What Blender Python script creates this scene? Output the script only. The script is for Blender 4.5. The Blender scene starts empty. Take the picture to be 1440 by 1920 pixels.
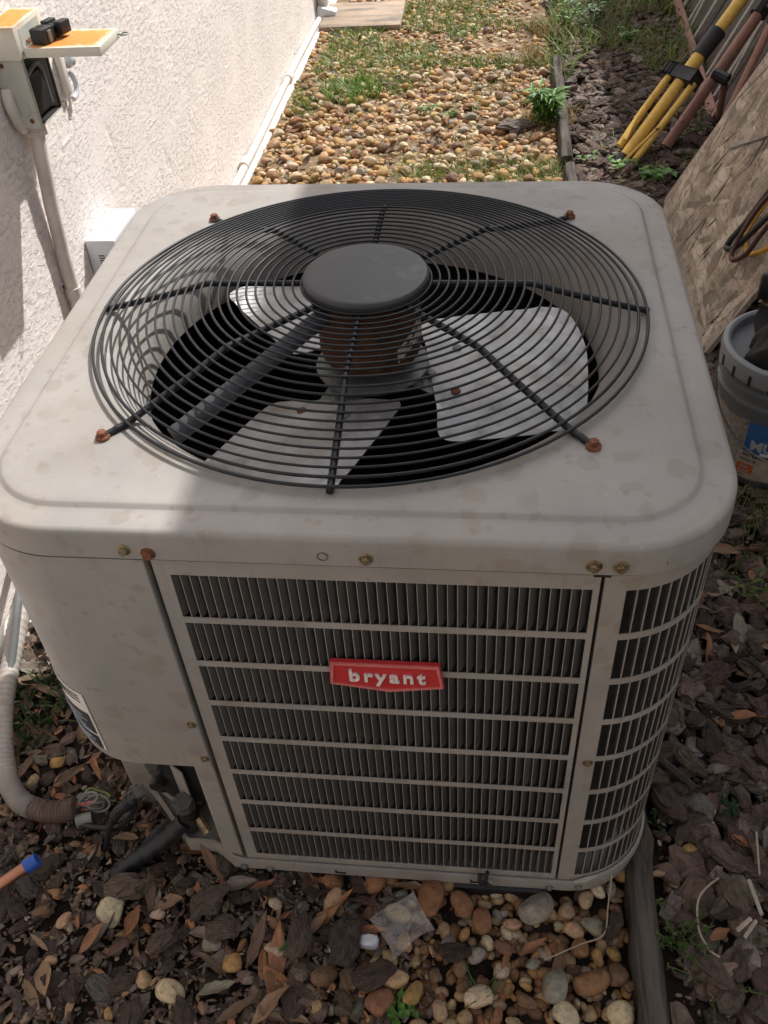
import bpy, bmesh, math, random
import numpy as np
from mathutils import Vector, Matrix, Euler

# ------------------------------------------------------------------ camera, sky, sun, exposure
SC = bpy.context.scene
COL = SC.collection
PI = math.pi
CAM = np.array([0.1559, -0.6264, 1.3575])
YAW, PITCH, ROLL, FPX = -0.1505, -0.7484, -0.0753, 1726.1
_cy, _sy = math.cos(YAW), math.sin(YAW)
FW = np.array([_sy * math.cos(PITCH), _cy * math.cos(PITCH), math.sin(PITCH)])
_r0 = np.array([_cy, -_sy, 0.0]); _u0 = np.cross(_r0, FW)
RT = _r0 * math.cos(ROLL) + _u0 * math.sin(ROLL)
UP = -_r0 * math.sin(ROLL) + _u0 * math.cos(ROLL)

cam_data = bpy.data.cameras.new('camera')
cam = bpy.data.objects.new('camera', cam_data); COL.objects.link(cam)
cam_data.sensor_fit = 'VERTICAL'; cam_data.sensor_height = 36.0
cam_data.lens = FPX / 1920.0 * 36.0
cam_data.clip_start = 0.02; cam_data.clip_end = 400
cam.matrix_world = Matrix(((RT[0], UP[0], -FW[0], CAM[0]), (RT[1], UP[1], -FW[1], CAM[1]),
                           (RT[2], UP[2], -FW[2], CAM[2]), (0, 0, 0, 1)))
SC.camera = cam

SUN = Vector((0.36, 0.55, 0.755)).normalized()
SUN_EL = math.asin(SUN.z); SUN_AZ = math.atan2(SUN.x, SUN.y)
world = bpy.data.worlds.new('World'); SC.world = world; world.use_nodes = True
wn = world.node_tree.nodes; wl = world.node_tree.links
for n in list(wn): wn.remove(n)
w_out = wn.new('ShaderNodeOutputWorld'); w_bg = wn.new('ShaderNodeBackground'); w_sky = wn.new('ShaderNodeTexSky')
w_sky.sky_type = 'NISHITA'; w_sky.sun_disc = False
w_sky.sun_elevation = SUN_EL; w_sky.sun_rotation = SUN_AZ
w_sky.air_density = 1.0; w_sky.dust_density = 4.0; w_sky.ozone_density = 1.0
w_hs = wn.new('ShaderNodeHueSaturation'); w_hs.inputs['Saturation'].default_value = 0.45
w_bg.inputs['Strength'].default_value = 0.15
wl.new(w_sky.outputs['Color'], w_hs.inputs['Color'])
wl.new(w_hs.outputs['Color'], w_bg.inputs['Color']); wl.new(w_bg.outputs['Background'], w_out.inputs['Surface'])

sun_data = bpy.data.lights.new('sun', 'SUN'); sun = bpy.data.objects.new('sun', sun_data); COL.objects.link(sun)
sun_data.energy = 4.8; sun_data.angle = math.radians(0.53); sun_data.color = (1.0, 0.975, 0.935)
sun.rotation_mode = 'QUATERNION'; sun.rotation_quaternion = SUN.to_track_quat('Z', 'Y'); sun.location = (3, 5, 7)

SC.view_settings.view_transform = 'Standard'; SC.view_settings.look = 'None'
SC.view_settings.gamma = 1.0; SC.view_settings.use_curve_mapping = False
SC.view_settings.exposure = 0.17
SC.cycles.max_bounces = 8; SC.cycles.diffuse_bounces = 4; SC.cycles.transparent_max_bounces = 8
SC.cycles.caustics_reflective = False; SC.cycles.caustics_refractive = False
SC.cycles.sample_clamp_indirect = 6.0
SC.cycles.use_denoising = True

# ------------------------------------------------------------------ small tools
def ray(px, py):
    return FW + RT * (px - 720) / FPX + UP * (960 - py) / FPX
def on(px, py, ax, val):
    """the place on the plane ax = val that is seen at a photo pixel"""
    d = ray(px, py); k = 'xyz'.index(ax); t = (val - CAM[k]) / d[k]
    return CAM + t * d
def at(px, py, z=0.0):
    return on(px, py, 'z', z)

def new_mesh(name, V, F, mat=None, smooth=False, sharp=None, cols=None):
    me = bpy.data.meshes.new(name)
    me.from_pydata([tuple(map(float, v)) for v in V], [], [tuple(map(int, f)) for f in F])
    if cols is not None:
        a = me.color_attributes.new('Col', 'FLOAT_COLOR', 'POINT')
        c = np.ones((len(V), 4), np.float32); c[:, :3] = cols
        a.data.foreach_set('color', c.ravel())
    if smooth:
        me.polygons.foreach_set('use_smooth', [True] * len(me.polygons))
        if sharp: me.set_sharp_from_angle(angle=math.radians(sharp))
    if mat: me.materials.append(mat)
    me.update()
    return me
def fast_mesh(name, V, F, mat=None, smooth=False, cols=None):
    """V (n,3) floats, F (m,k) ints, all faces with k corners"""
    V = np.asarray(V, np.float32); F = np.asarray(F, np.int32); k = F.shape[1]
    me = bpy.data.meshes.new(name)
    me.vertices.add(len(V)); me.vertices.foreach_set('co', V.ravel())
    me.loops.add(F.size); me.loops.foreach_set('vertex_index', F.ravel())
    me.polygons.add(len(F)); me.polygons.foreach_set('loop_start', np.arange(0, F.size, k, dtype=np.int32))
    me.polygons.foreach_set('use_smooth', np.full(len(F), smooth))
    if cols is not None:
        a = me.color_attributes.new('Col', 'FLOAT_COLOR', 'POINT')
        c = np.ones((len(V), 4), np.float32); c[:, :3] = cols
        a.data.foreach_set('color', c.ravel())
    if mat: me.materials.append(mat)
    me.update(calc_edges=True)
    return me
def wloc(o):
    v = Vector((0, 0, 0))
    while o is not None:
        v = v + o.location; o = o.parent
    return v
def link(name, me, parent=None, loc=None):
    """link a mesh; with a parent and no loc the vertices are world coordinates"""
    o = bpy.data.objects.new(name, me); COL.objects.link(o)
    if parent is not None:
        o.parent = parent
        if loc is None: o.location = -wloc(parent)
        else: o.location = loc
    elif loc is not None: o.location = loc
    return o
def tag(o, label=None, cat=None, group=None, kind=None):
    if label: o['label'] = label
    if cat: o['category'] = cat
    if group: o['group'] = group
    if kind: o['kind'] = kind
    return o
def thing(name, label, cat, loc=(0, 0, 0), group=None):
    o = bpy.data.objects.new(name, None); COL.objects.link(o); o.location = loc
    o.empty_display_size = 0.05
    return tag(o, label, cat, group)

class G:
    """collects shapes, one mesh object at the end"""
    def __init__(s): s.V = []; s.F = []
    def add(s, V, F):
        b = len(s.V); s.V.extend([tuple(v) for v in V]); s.F.extend([tuple(i + b for i in f) for f in F]); return s
    def box(s, x0, x1, y0, y1, z0, z1, bev=0.0, rot=None, piv=None):
        bm = bmesh.new(); bmesh.ops.create_cube(bm, size=1.0)
        for v in bm.verts:
            v.co = Vector((x0 + (v.co.x + .5) * (x1 - x0), y0 + (v.co.y + .5) * (y1 - y0), z0 + (v.co.z + .5) * (z1 - z0)))
        if bev > 0: bmesh.ops.bevel(bm, geom=bm.edges[:], offset=bev, segments=2, affect='EDGES', profile=.5)
        return s.bm(bm, rot, piv)
    def bm(s, bm, rot=None, piv=None):
        if rot is not None:
            p = Vector(piv) if piv is not None else Vector((0, 0, 0))
            for v in bm.verts: v.co = rot @ (v.co - p) + p
        bm.verts.index_update()
        s.add([v.co[:] for v in bm.verts], [[v.index for v in f.verts] for f in bm.faces]); bm.free(); return s
    def tube(s, P, r, seg=10, closed=False, cap=True, rfun=None):
        P = [Vector(p) for p in P]; n = len(P); rings = []
        T = []
        for i in range(n):
            a = P[(i - 1) % n] if (closed or i > 0) else P[i]; b = P[(i + 1) % n] if (closed or i < n - 1) else P[i]
            T.append((b - a).normalized())
        ref = Vector((0, 0, 1)) if abs(T[0].z) < .9 else Vector((1, 0, 0))
        nrm = (ref - T[0] * ref.dot(T[0])).normalized(); V = []
        for i in range(n):
            nrm = (nrm - T[i] * nrm.dot(T[i])).normalized(); bi = T[i].cross(nrm)
            rr = r if rfun is None else rfun(i / (n - 1), i)
            for k in range(seg):
                a = 2 * PI * k / seg; V.append(P[i] + (nrm * math.cos(a) + bi * math.sin(a)) * rr)
        F = []
        for i in range(n if closed else n - 1):
            j = (i + 1) % n
            for k in range(seg):
                l = (k + 1) % seg; F.append((i * seg + k, i * seg + l, j * seg + l, j * seg + k))
        if cap and not closed:
            F.append(tuple(range(seg - 1, -1, -1))); F.append(tuple((n - 1) * seg + k for k in range(seg)))
        return s.add(V, F)
    def lathe(s, prof, seg=48, c=(0, 0, 0), axis='z', cap=True):
        V = []; F = []; n = len(prof)
        for (r, h) in prof:
            for k in range(seg):
                a = 2 * PI * k / seg
                if axis == 'z': V.append((c[0] + r * math.cos(a), c[1] + r * math.sin(a), c[2] + h))
                elif axis == 'y': V.append((c[0] + r * math.cos(a), c[1] + h, c[2] + r * math.sin(a)))
                else: V.append((c[0] + h, c[1] + r * math.cos(a), c[2] + r * math.sin(a)))
        for i in range(n - 1):
            for k in range(seg):
                l = (k + 1) % seg; q = (i * seg + k, i * seg + l, (i + 1) * seg + l, (i + 1) * seg + k)
                F.append(q if axis != 'y' else q[::-1])
        if cap:
            F.append(tuple(range(seg - 1, -1, -1)) if axis != 'y' else tuple(range(seg)))
            e = [(n - 1) * seg + k for k in range(seg)]; F.append(tuple(e) if axis != 'y' else tuple(e[::-1]))
        return s.add(V, F)
    def prism(s, poly, fn, t0, t1):
        """poly of 2D points, fn(u, v, t) -> 3D"""
        n = len(poly)
        V = [fn(u, v, t0) for u, v in poly] + [fn(u, v, t1) for u, v in poly]
        F = [tuple(range(n - 1, -1, -1)), tuple(range(n, 2 * n))] + [(i, (i + 1) % n, n + (i + 1) % n, n + i) for i in range(n)]
        return s.add(V, F)
    def hexbolt(s, c, axis, r, h, wash=0.0, wr=0.0):
        """hex head with a washer flange; axis is the outward unit vector"""
        ax = Vector(axis).normalized(); q = Vector((0, 0, 1)).rotation_difference(ax).to_matrix(); c = Vector(c)
        if wr > 0: s._pr(c, q, wr, 0, wash, 16, .85)
        s._pr(c, q, r, wash, wash + h, 6, .9); return s
    def _pr(s, c, q, r, h0, h1, n, top):
        V = []
        hm = h0 + (h1 - h0) * .7
        for (rr, h) in ((r, h0), (r, hm), (r * top, h1)):
            for k in range(n):
                a = 2 * PI * k / n + .3; V.append(c + q @ Vector((rr * math.cos(a), rr * math.sin(a), h)))
        F = [(i * n + k, i * n + (k + 1) % n, (i + 1) * n + (k + 1) % n, (i + 1) * n + k) for i in range(2) for k in range(n)]
        F.append(tuple(2 * n + k for k in range(n))); s.add(V, F)
    def build(s, name, mat, parent=None, smooth=True, sharp=35, loc=None):
        bm = bmesh.new()
        vs = [bm.verts.new(v) for v in s.V]
        for f in s.F:
            try: bm.faces.new([vs[i] for i in f])
            except ValueError: pass
        bmesh.ops.recalc_face_normals(bm, faces=bm.faces[:])
        me = bpy.data.meshes.new(name); bm.to_mesh(me); bm.free()
        if smooth:
            me.polygons.foreach_set('use_smooth', [True] * len(me.polygons))
            me.set_sharp_from_angle(angle=math.radians(sharp))
        me.materials.append(mat)
        return link(name, me, parent, loc)

def spline(P, n=8, closed=False):
    P = [Vector(p) for p in P]; out = []; m = len(P)
    for i in range(m if closed else m - 1):
        g = (lambda k: P[k % m]) if closed else (lambda k: P[max(0, min(m - 1, k))])
        p0, p1, p2, p3 = g(i - 1), g(i), g(i + 1), g(i + 2)
        for k in range(n):
            t = k / n
            out.append(.5 * ((2 * p1) + (p2 - p0) * t + (2 * p0 - 5 * p1 + 4 * p2 - p3) * t * t + (3 * p1 - p0 - 3 * p2 + p3) * t ** 3))
    if not closed: out.append(P[-1])
    return out

def vnoise(x, y, seed, sx, sy):
    """smooth value noise on arrays, cell sizes sx, sy"""
    r = np.random.RandomState(seed); T = r.rand(256, 256)
    u = x / sx; v = y / sy; i = np.floor(u).astype(int); j = np.floor(v).astype(int)
    f = u - i; g = v - j; f = f * f * (3 - 2 * f); g = g * g * (3 - 2 * g)
    a = T[i % 256, j % 256]; b = T[(i + 1) % 256, j % 256]; c = T[i % 256, (j + 1) % 256]; d = T[(i + 1) % 256, (j + 1) % 256]
    return (a * (1 - f) + b * f) * (1 - g) + (c * (1 - f) + d * f) * g
def sstep(a, b, x):
    t = np.clip((x - a) / (b - a), 0, 1); return t * t * (3 - 2 * t)

def text_mesh(s, size, extrude=0.0, bold=0.0, align='CENTER', spacing=1.0):
    cu = bpy.data.curves.new('lettering', 'FONT'); cu.body = s; cu.size = size; cu.extrude = extrude; cu.offset = bold
    cu.align_x = align; cu.align_y = 'CENTER'; cu.space_character = spacing; cu.resolution_u = 3
    o = bpy.data.objects.new('lettering', cu); COL.objects.link(o)
    dg = bpy.context.evaluated_depsgraph_get(); dg.update()
    me = bpy.data.meshes.new_from_object(o.evaluated_get(dg))
    V = [v.co.copy() for v in me.vertices]; F = [list(p.vertices) for p in me.polygons]
    bpy.data.objects.remove(o); bpy.data.meshes.remove(me); bpy.data.curves.remove(cu)
    return V, F

# ------------------------------------------------------------------ materials
class MT:
    def __init__(s, name):
        s.m = bpy.data.materials.new(name); s.m.use_nodes = True; s.nt = s.m.node_tree; s.N = s.nt.nodes; s.L = s.nt.links
        s.b = s.N['Principled BSDF']; s._tc = None
    def n(s, t, **k):
        x = s.N.new(t)
        for a, v in k.items(): setattr(x, a, v)
        return x
    def lk(s, a, b): s.L.new(a, b)
    def coord(s, which='Object', scale=(1, 1, 1), rot=(0, 0, 0)):
        tc = s.n('ShaderNodeTexCoord'); mp = s.n('ShaderNodeMapping'); mp.inputs['Scale'].default_value = scale
        mp.inputs['Rotation'].default_value = rot
        s.lk(tc.outputs[which], mp.inputs['Vector']); return mp.outputs['Vector']
    def noise(s, vec, scale, detail=4, rough=.55, dist=0.0):
        x = s.n('ShaderNodeTexNoise'); x.inputs['Scale'].default_value = scale; x.inputs['Detail'].default_value = detail
        x.inputs['Roughness'].default_value = rough; x.inputs['Distortion'].default_value = dist
        s.lk(vec, x.inputs['Vector']); return x.outputs['Fac']
    def voro(s, vec, scale, feature='F1', out='Distance', rnd=1.0):
        x = s.n('ShaderNodeTexVoronoi'); x.feature = feature; x.inputs['Scale'].default_value = scale
        x.inputs['Randomness'].default_value = rnd
        s.lk(vec, x.inputs['Vector']); return x.outputs[out]
    def ramp(s, fac, stops):
        x = s.n('ShaderNodeValToRGB'); e = x.color_ramp.elements
        while len(e) < len(stops): e.new(.5)
        for k, (p, c) in enumerate(stops):
            e[k].position = p; e[k].color = (c, c, c, 1) if not hasattr(c, '__len__') else (*c, 1)
        s.lk(fac, x.inputs['Fac']); return x.outputs['Color']
    def mix(s, fac, a, b, mode='MIX'):
        x = s.n('ShaderNodeMix', data_type='RGBA', blend_type=mode)
        for i, v in ((0, fac), (6, a), (7, b)):
            sock = x.inputs[i]
            if hasattr(v, 'is_linked'): s.lk(v, sock)
            elif hasattr(v, '__len__'): sock.default_value = (*v, 1)
            else: sock.default_value = v if i == 0 else (v, v, v, 1)
        return x.outputs[2]
    def math(s, op, a, b=None):
        x = s.n('ShaderNodeMath', operation=op)
        for sock, v in ((x.inputs[0], a), (x.inputs[1], b)):
            if v is None: continue
            if hasattr(v, 'is_linked'): s.lk(v, sock)
            else: sock.default_value = v
        return x.outputs[0]
    def bump(s, h, strength=.4, dist=.002):
        x = s.n('ShaderNodeBump'); x.inputs['Strength'].default_value = strength; x.inputs['Distance'].default_value = dist
        s.lk(h, x.inputs['Height'])
        prev = s.b.inputs['Normal']
        if prev.is_linked:
            s.lk(prev.links[0].from_socket, x.inputs['Normal'])
        s.lk(x.outputs['Normal'], s.b.inputs['Normal'])
    def set(s, color=None, rough=None, metal=None, spec=None):
        for nm, v in (('Base Color', color), ('Roughness', rough), ('Metallic', metal), ('Specular IOR Level', spec)):
            if v is None: continue
            sk = s.b.inputs[nm]
            if hasattr(v, 'is_linked'): s.lk(v, sk)
            elif hasattr(v, '__len__'): sk.default_value = (*v, 1)
            else: sk.default_value = v
        return s

def plain(name, c, rough=.6, metal=0., var=.18, scale=25, bump=.0, bscale=60, bdist=.002, spec=.5, coord='Object', stretch=(1, 1, 1), dirt=None):
    t = MT(name); v = t.coord(coord, stretch)
    nz = t.noise(v, scale, 5)
    c2 = t.mix(1.0, c, t.ramp(nz, [(.25, 1 - var), (.75, 1 + var * .6)]), 'MULTIPLY')
    if dirt:
        c2 = t.mix(t.ramp(t.noise(v, dirt[1], 6, .65), [(dirt[2], 0.), (dirt[2] + .15, 1.)]), c2, dirt[0])
    t.set(c2, rough, metal, spec)
    if bump: t.bump(t.noise(v, bscale, 4), bump, bdist)
    return t.m

def item(name, src, var=.35, scale=30, rough=.75, bump=.4, bscale=80, bdist=.002, stretch=(1, 1, 1), tint=None, spec=.4, fleck=None):
    """colour comes from the object's own colour (src OBJ) or the Col attribute (src ATTR)"""
    t = MT(name)
    if src == 'OBJ':
        oi = t.n('ShaderNodeObjectInfo'); c = oi.outputs['Color']
    else:
        a = t.n('ShaderNodeVertexColor', layer_name='Col'); c = a.outputs['Color']
    v = t.coord('Object', stretch)
    nz = t.noise(v, scale, 5, .6)
    c2 = t.mix(1.0, c, t.ramp(nz, [(.28, 1 - var), (.72, 1 + var)]), 'MULTIPLY')
    if tint: c2 = t.mix(t.ramp(t.noise(v, scale * .45, 3), [(.5, 0.), (.7, tint[1])]), c2, tint[0])
    if fleck: c2 = t.mix(t.ramp(t.voro(v, fleck[1]), [(.0, fleck[2]), (.35, 0.)]), c2, fleck[0])
    t.set(c2, rough, 0., spec)
    t.bump(t.noise(v, bscale, 4, .65), bump, bdist)
    return t.m

def paint_mat():
    t = MT('weathered_beige_paint'); v = t.coord('Object')
    base = (.305, .284, .264)
    c = t.mix(1.0, base, t.ramp(t.noise(v, 6.5, 7, .62, .5), [(.32, .86), (.62, 1.05)]), 'MULTIPLY')
    c = t.mix(t.ramp(t.noise(v, 4.2, 5, .6, 1.), [(.46, 0.), (.64, .55)]), c, (.30, .262, .215))
    c = t.mix(t.ramp(t.noise(v, 3.1, 4, .6, .6), [(.5, 0.), (.66, .5)]), c, (.265, .262, .258))
    # drip and water blotches with soft outlines of their own
    w = t.n('ShaderNodeVectorMath', operation='ADD'); nn = t.n('ShaderNodeTexNoise'); nn.inputs['Scale'].default_value = 18
    sc = t.n('ShaderNodeVectorMath', operation='SCALE'); sc.inputs['Scale'].default_value = .035
    t.lk(v, nn.inputs['Vector']); t.lk(nn.outputs['Color'], sc.inputs[0]); t.lk(v, w.inputs[0]); t.lk(sc.outputs[0], w.inputs[1])
    d = t.voro(w.outputs[0], 24.0)
    sel = t.ramp(t.noise(v, 9, 2), [(.44, 0.), (.53, 1.)])
    spot = t.math('MULTIPLY', t.ramp(d, [(.30, 1.), (.37, 0.)]), sel)
    c = t.mix(t.math('MULTIPLY', spot, .38), c, (.215, .18, .14))
    d2 = t.voro(w.outputs[0], 60.0); sel2 = t.ramp(t.noise(v, 23, 2), [(.50, 0.), (.58, 1.)])
    c = t.mix(t.math('MULTIPLY', t.math('MULTIPLY', t.ramp(d2, [(.26, 1.), (.33, 0.)]), sel2), .38), c, (.21, .175, .14))
    sk = t.coord('Object', (70, 70, 5)); c = t.mix(t.ramp(t.noise(sk, 1, 5, .7), [(.56, 0.), (.8, .35)]), c, (.20, .165, .13))
    # pale specks
    sp = t.ramp(t.voro(v, 95), [(.035, 1.), (.06, 0.)]); ss = t.ramp(t.noise(v, 31, 2), [(.56, 0.), (.6, 1.)])
    c = t.mix(t.math('MULTIPLY', t.math('MULTIPLY', sp, ss), .8), c, (.75, .74, .7))
    c = t.mix(t.ramp(t.noise(v, 120, 4, .7), [(.6, 0.), (.8, .12)]), c, (.2, .16, .12))
    t.set(c, t.ramp(t.noise(v, 14, 4), [(.3, .42), (.7, .6)]), 0., .35)
    t.bump(t.noise(v, 420, 2), .08, .0006); t.bump(t.noise(v, 7, 2), .12, .004)
    return t.m

def stucco_mat():
    t = MT('white_stucco'); v = t.coord('Object')
    c = t.mix(1.0, (.86, .80, .765), t.ramp(t.noise(v, 3.0, 6), [(.3, .93), (.7, 1.04)]), 'MULTIPLY')
    c = t.mix(t.ramp(t.noise(v, 60, 5, .7), [(.62, 0.), (.8, .10)]), c, (.5, .44, .38))
    t.set(c, .9, 0., .2)
    w = t.coord('Object', (1, .42, 1)); gr = t.noise(w, 105, 5, .68)
    calm = t.ramp(t.noise(t.coord('Object', (1, .5, 1)), 9, 3), [(.36, .25), (.52, 1.)])
    t.bump(t.math('MULTIPLY', t.ramp(gr, [(.50, 0.), (.62, 1.)]), calm), .8, .0022); t.bump(t.noise(w, 300, 3, .6), .35, .0015)
    return t.m

def rustmetal_mat():
    t = MT('rusty_faded_orange_metal'); v = t.coord('Generated')
    # the rust sits in the middle of each panel and fades towards its edges
    sx = t.n('ShaderNodeSeparateXYZ'); t.lk(v, sx.inputs[0])
    def edge(o):
        a = t.math('ABSOLUTE', t.math('SUBTRACT', o, .5)); return t.math('SUBTRACT', .5, a)
    m = t.math('MINIMUM', edge(sx.outputs[0]), edge(sx.outputs[1]))
    ob = t.coord('Object'); m2 = t.math('ADD', m, t.math('MULTIPLY', t.math('SUBTRACT', t.noise(ob, 30, 5, .6), .5), .3))
    up = t.ramp(sx.outputs[2], [(.75, 0.), (.96, 1.)])
    f = t.math('MULTIPLY', t.ramp(m2, [(-.03 + .03, 0.), (.13, 1.)]), up)
    c = t.mix(f, (.62, .60, .52), (.62, .24, .055))
    c = t.mix(t.math('MULTIPLY', t.ramp(t.noise(ob, 55, 5, .7), [(.5, 0.), (.75, .5)]), up), c, (.66, .42, .16))
    t.set(c, .75, 0., .25); t.bump(t.noise(ob, 250, 3), .15, .001)
    return t.m

def osb_mat(name, tint):
    t = MT(name); v = t.coord('Object')
    c = t.mix(t.ramp(t.noise(v, 9, 6, .6, .8), [(.35, 0.), (.65, 1.)]), [.26 * tint, .205 * tint, .155 * tint], [.46 * tint, .385 * tint, .31 * tint])
    st = t.coord('Object', (60, 12, 60), (0, 0, .7))
    c = t.mix(t.ramp(t.noise(st, 1.0, 5, .7, 1.5), [(.5, 0.), (.68, .8)]), c, (.14, .10, .07))
    c = t.mix(t.ramp(t.noise(v, 14, 3), [(.66, 0.), (.76, .45)]), c, (.36, .17, .075))
    c = t.mix(t.ramp(t.noise(v, 170, 4, .7), [(.58, 0.), (.75, .5)]), c, (.11, .075, .05))
    t.set(c, .85, 0., .2); t.bump(t.noise(v, 75, 6, .7, .6), .7, .004)
    return t.m

def wood_mat(name, c, dark, stretch=(60, 3, 60)):
    t = MT(name); v = t.coord('Object', stretch)
    f = t.noise(v, 1.2, 6, .65, .6)
    col = t.mix(t.ramp(f, [(.32, 0.), (.68, 1.)]), dark, c)
    w = t.coord('Object'); col = t.mix(t.ramp(t.noise(w, 12, 4), [(.5, 0.), (.75, .5)]), col, [x * .55 for x in c])
    t.set(col, .9, 0., .2); t.bump(f, .8, .004)
    return t.m

def dirt_mat():
    t = MT('dark_soil'); v = t.coord('Object')
    c = t.mix(t.ramp(t.noise(v, 22, 8, .7), [(.35, 0.), (.7, 1.)]), (.018, .013, .0095), (.06, .042, .03))
    c = t.mix(t.ramp(t.noise(v, 260, 4, .7), [(.58, 0.), (.7, .6)]), c, (.10, .07, .045))
    t.set(c, .95, 0., .2); t.bump(t.noise(v, 90, 7, .7), 1., .012)
    return t.m

def concrete_mat():
    t = MT('lichen_spotted_concrete'); v = t.coord('Object')
    c = t.mix(t.ramp(t.noise(v, 26, 7, .7), [(.42, 0.), (.6, 1.)]), (.055, .045, .034), (.21, .195, .17))
    c = t.mix(t.ramp(t.noise(v, 70, 5, .7), [(.6, 0.), (.66, .8)]), c, (.32, .31, .28))
    t.set(c, .92, 0., .2); t.bump(t.noise(v, 140, 5, .7), .7, .004)
    return t.m

def blade_mat():
    t = MT('galvanised_aluminium'); v = t.coord('Object')
    c = t.mix(t.ramp(t.noise(v, 16, 5, .6), [(.3, 0.), (.7, 1.)]), (.33, .325, .32), (.52, .52, .53))
    c = t.mix(t.ramp(t.noise(v, 11, 5, .65), [(.50, 0.), (.72, .55)]), c, (.38, .31, .24))
    c = t.mix(t.ramp(t.noise(v, 60, 5, .7), [(.58, 0.), (.75, .6)]), c, (.22, .16, .115))
    t.set(c, t.ramp(t.noise(v, 60, 4), [(.3, .45), (.7, .66)]), .8, .5)
    t.bump(t.noise(t.coord('Object', (60, 4, 8), (0, 0, .3)), 1, 3), .25, .002)
    return t.m

def motor_mat():
    t = MT('rusted_motor_steel'); v = t.coord('Object')
    c = t.mix(t.ramp(t.noise(v, 45, 6, .7), [(.35, 0.), (.68, 1.)]), (.055, .026, .018), (.19, .075, .035))
    t.set(c, .8, .1, .3); t.bump(t.noise(v, 200, 4), .3, .001)
    return t.m

MP = paint_mat()
M_LOUV = plain('shade_toned_louver_paint', (.074, .071, .069), .6, 0, .3, 60, dirt=((.06, .055, .05), 30, .58))  # cabinet paint darkened: the shade inside the slots is put into this colour
M_STUCCO = stucco_mat(); M_RUSTLID = rustmetal_mat()
M_GREYBOX = plain('faded_grey_green_enamel', (.47, .47, .42), .6, 0, .12, 30, .1, 200, dirt=((.5, .33, .15), 40, .68))
M_WIRE = plain('black_coated_wire', (.011, .012, .015), .42, 0, .4, 60, .1, 300, spec=.35, dirt=((.11, .1, .095), 150, .66))
M_HUB = plain('satin_black_plastic', (.027, .0275, .031), .45, 0, .35, 9, .03, 200, dirt=((.075, .072, .07), 14, .56))
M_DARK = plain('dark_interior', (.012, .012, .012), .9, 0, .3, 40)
M_COIL = plain('near_black_coil_fins', (.03, .029, .028), .7, .3, .4, 60, .6, 700, .003)  # near-black fins with randomly varied tone
M_RUST = plain('rusty_bolt', (.20, .075, .04), .85, .2, .5, 160, .6, 260, .002)
M_BRASS = plain('tarnished_screw', (.30, .24, .14), .45, .7, .5, 220, .3, 300, .001, dirt=((.14, .055, .025), 130, .5))
M_MOTOR = motor_mat(); M_BLADE = blade_mat()
M_GALV = plain('dull_zinc_plate', (.20, .21, .20), .55, .5, .3, 40, .1, 150, dirt=((.12, .075, .045), 50, .62))
M_TUBE = plain('grey_painted_tube', (.065, .07, .078), .5, .1, .3, 40, .15, 150, dirt=((.3, .29, .27), 45, .62))
M_RED = plain('red_plastic', (.50, .035, .04), .42, 0, .12, 40)
M_WHITEL = plain('worn_white_letter', (.72, .66, .64), .5, 0, .25, 180)
M_WHITE = plain('white_plastic', (.64, .66, .70), .45, 0, .04, 30)
M_PVC = plain('painted_white_pipe', (.64, .60, .55), .6, 0, .12, 30, .2, 80)
M_CONDUIT = plain('pale_painted_conduit', (.68, .62, .56), .6, 0, .2, 22, .2, 120, dirt=((.36, .3, .26), 40, .62))
M_FLEX = plain('grey_flexible_conduit', (.33, .295, .27), .6, 0, .2, 35, dirt=((.24, .17, .13), 18, .62))
M_MUD = plain('muddy_conduit_sleeve', (.15, .10, .08), .75, 0, .3, 60, .3, 200)
M_BLACKRUB = plain('black_foam_insulation', (.013, .014, .017), .5, 0, .4, 40, .4, 120)
M_VALVE = plain('sooty_brass_valve', (.05, .045, .04), .5, .5, .6, 110, .3, 200, dirt=((.30, .2, .08), 75, .70))
M_CAP = plain('oxidised_hex_cap', (.11, .105, .10), .6, .3, .5, 150, .5, 250)
M_COPPER = plain('copper_tube', (.46, .22, .15), .4, .9, .25, 35)
M_BLUE = plain('blue_plastic_cap', (.015, .09, .42), .45, 0, .1, 40)
M_WIRE_R = plain('red_wire', (.38, .05, .04), .5); M_WIRE_G = plain('green_yellow_wire', (.22, .30, .08), .5)
M_WIRE_W = plain('grey_wire', (.17, .18, .18), .5)
M_YELLOW = plain('yellow_painted_steel', (.70, .45, .10), .45, .0, .2, 60, .1, 120, dirt=((.30, .15, .05), 45, .68))
M_PINK = plain('faded_red_brown_steel', (.33, .175, .135), .6, 0, .25, 70, .2, 150, dirt=((.22, .12, .09), 50, .6))
M_BLACKP = plain('black_hard_plastic', (.014, .014, .016), .5, 0, .3, 60)
M_TIMBER = wood_mat('weathered_grey_timber', (.12, .105, .09), (.015, .012, .010), (55, 4, 55))
M_FENCE = wood_mat('weathered_fence_board', (.15, .13, .115), (.065, .052, .044), (40, 40, 3))
M_SLATW = plain('chalky_white_metal', (.40, .38, .345), .6, 0, .3, 60)
M_OSB = osb_mat('weathered_strand_board', 1.0)
M_BUCKET = plain('grey_bucket_plastic', (.12, .128, .132), .42, 0, .18, 14, dirt=((.22, .2, .17), 40, .64))
M_LID = plain('grey_lid_plastic', (.20, .21, .222), .42, 0, .12, 20)
M_LABELW = plain('dusty_paper_label', (.25, .22, .185), .8, 0, .4, 130, .1, 100, dirt=((.12, .105, .085), 70, .55))
M_LABELB = plain('blue_label_print', (.025, .11, .30), .6, 0, .2, 60)
M_LABELO = plain('orange_label_print', (.45, .09, .03), .6, 0, .2, 60)
M_PRINT = plain('dark_label_print', (.03, .03, .03), .7)
M_PRINTL = plain('pale_label_print', (.34, .36, .38), .7)
M_STICKW = plain('white_sticker', (.66, .63, .57), .6, 0, .08, 40)
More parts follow.
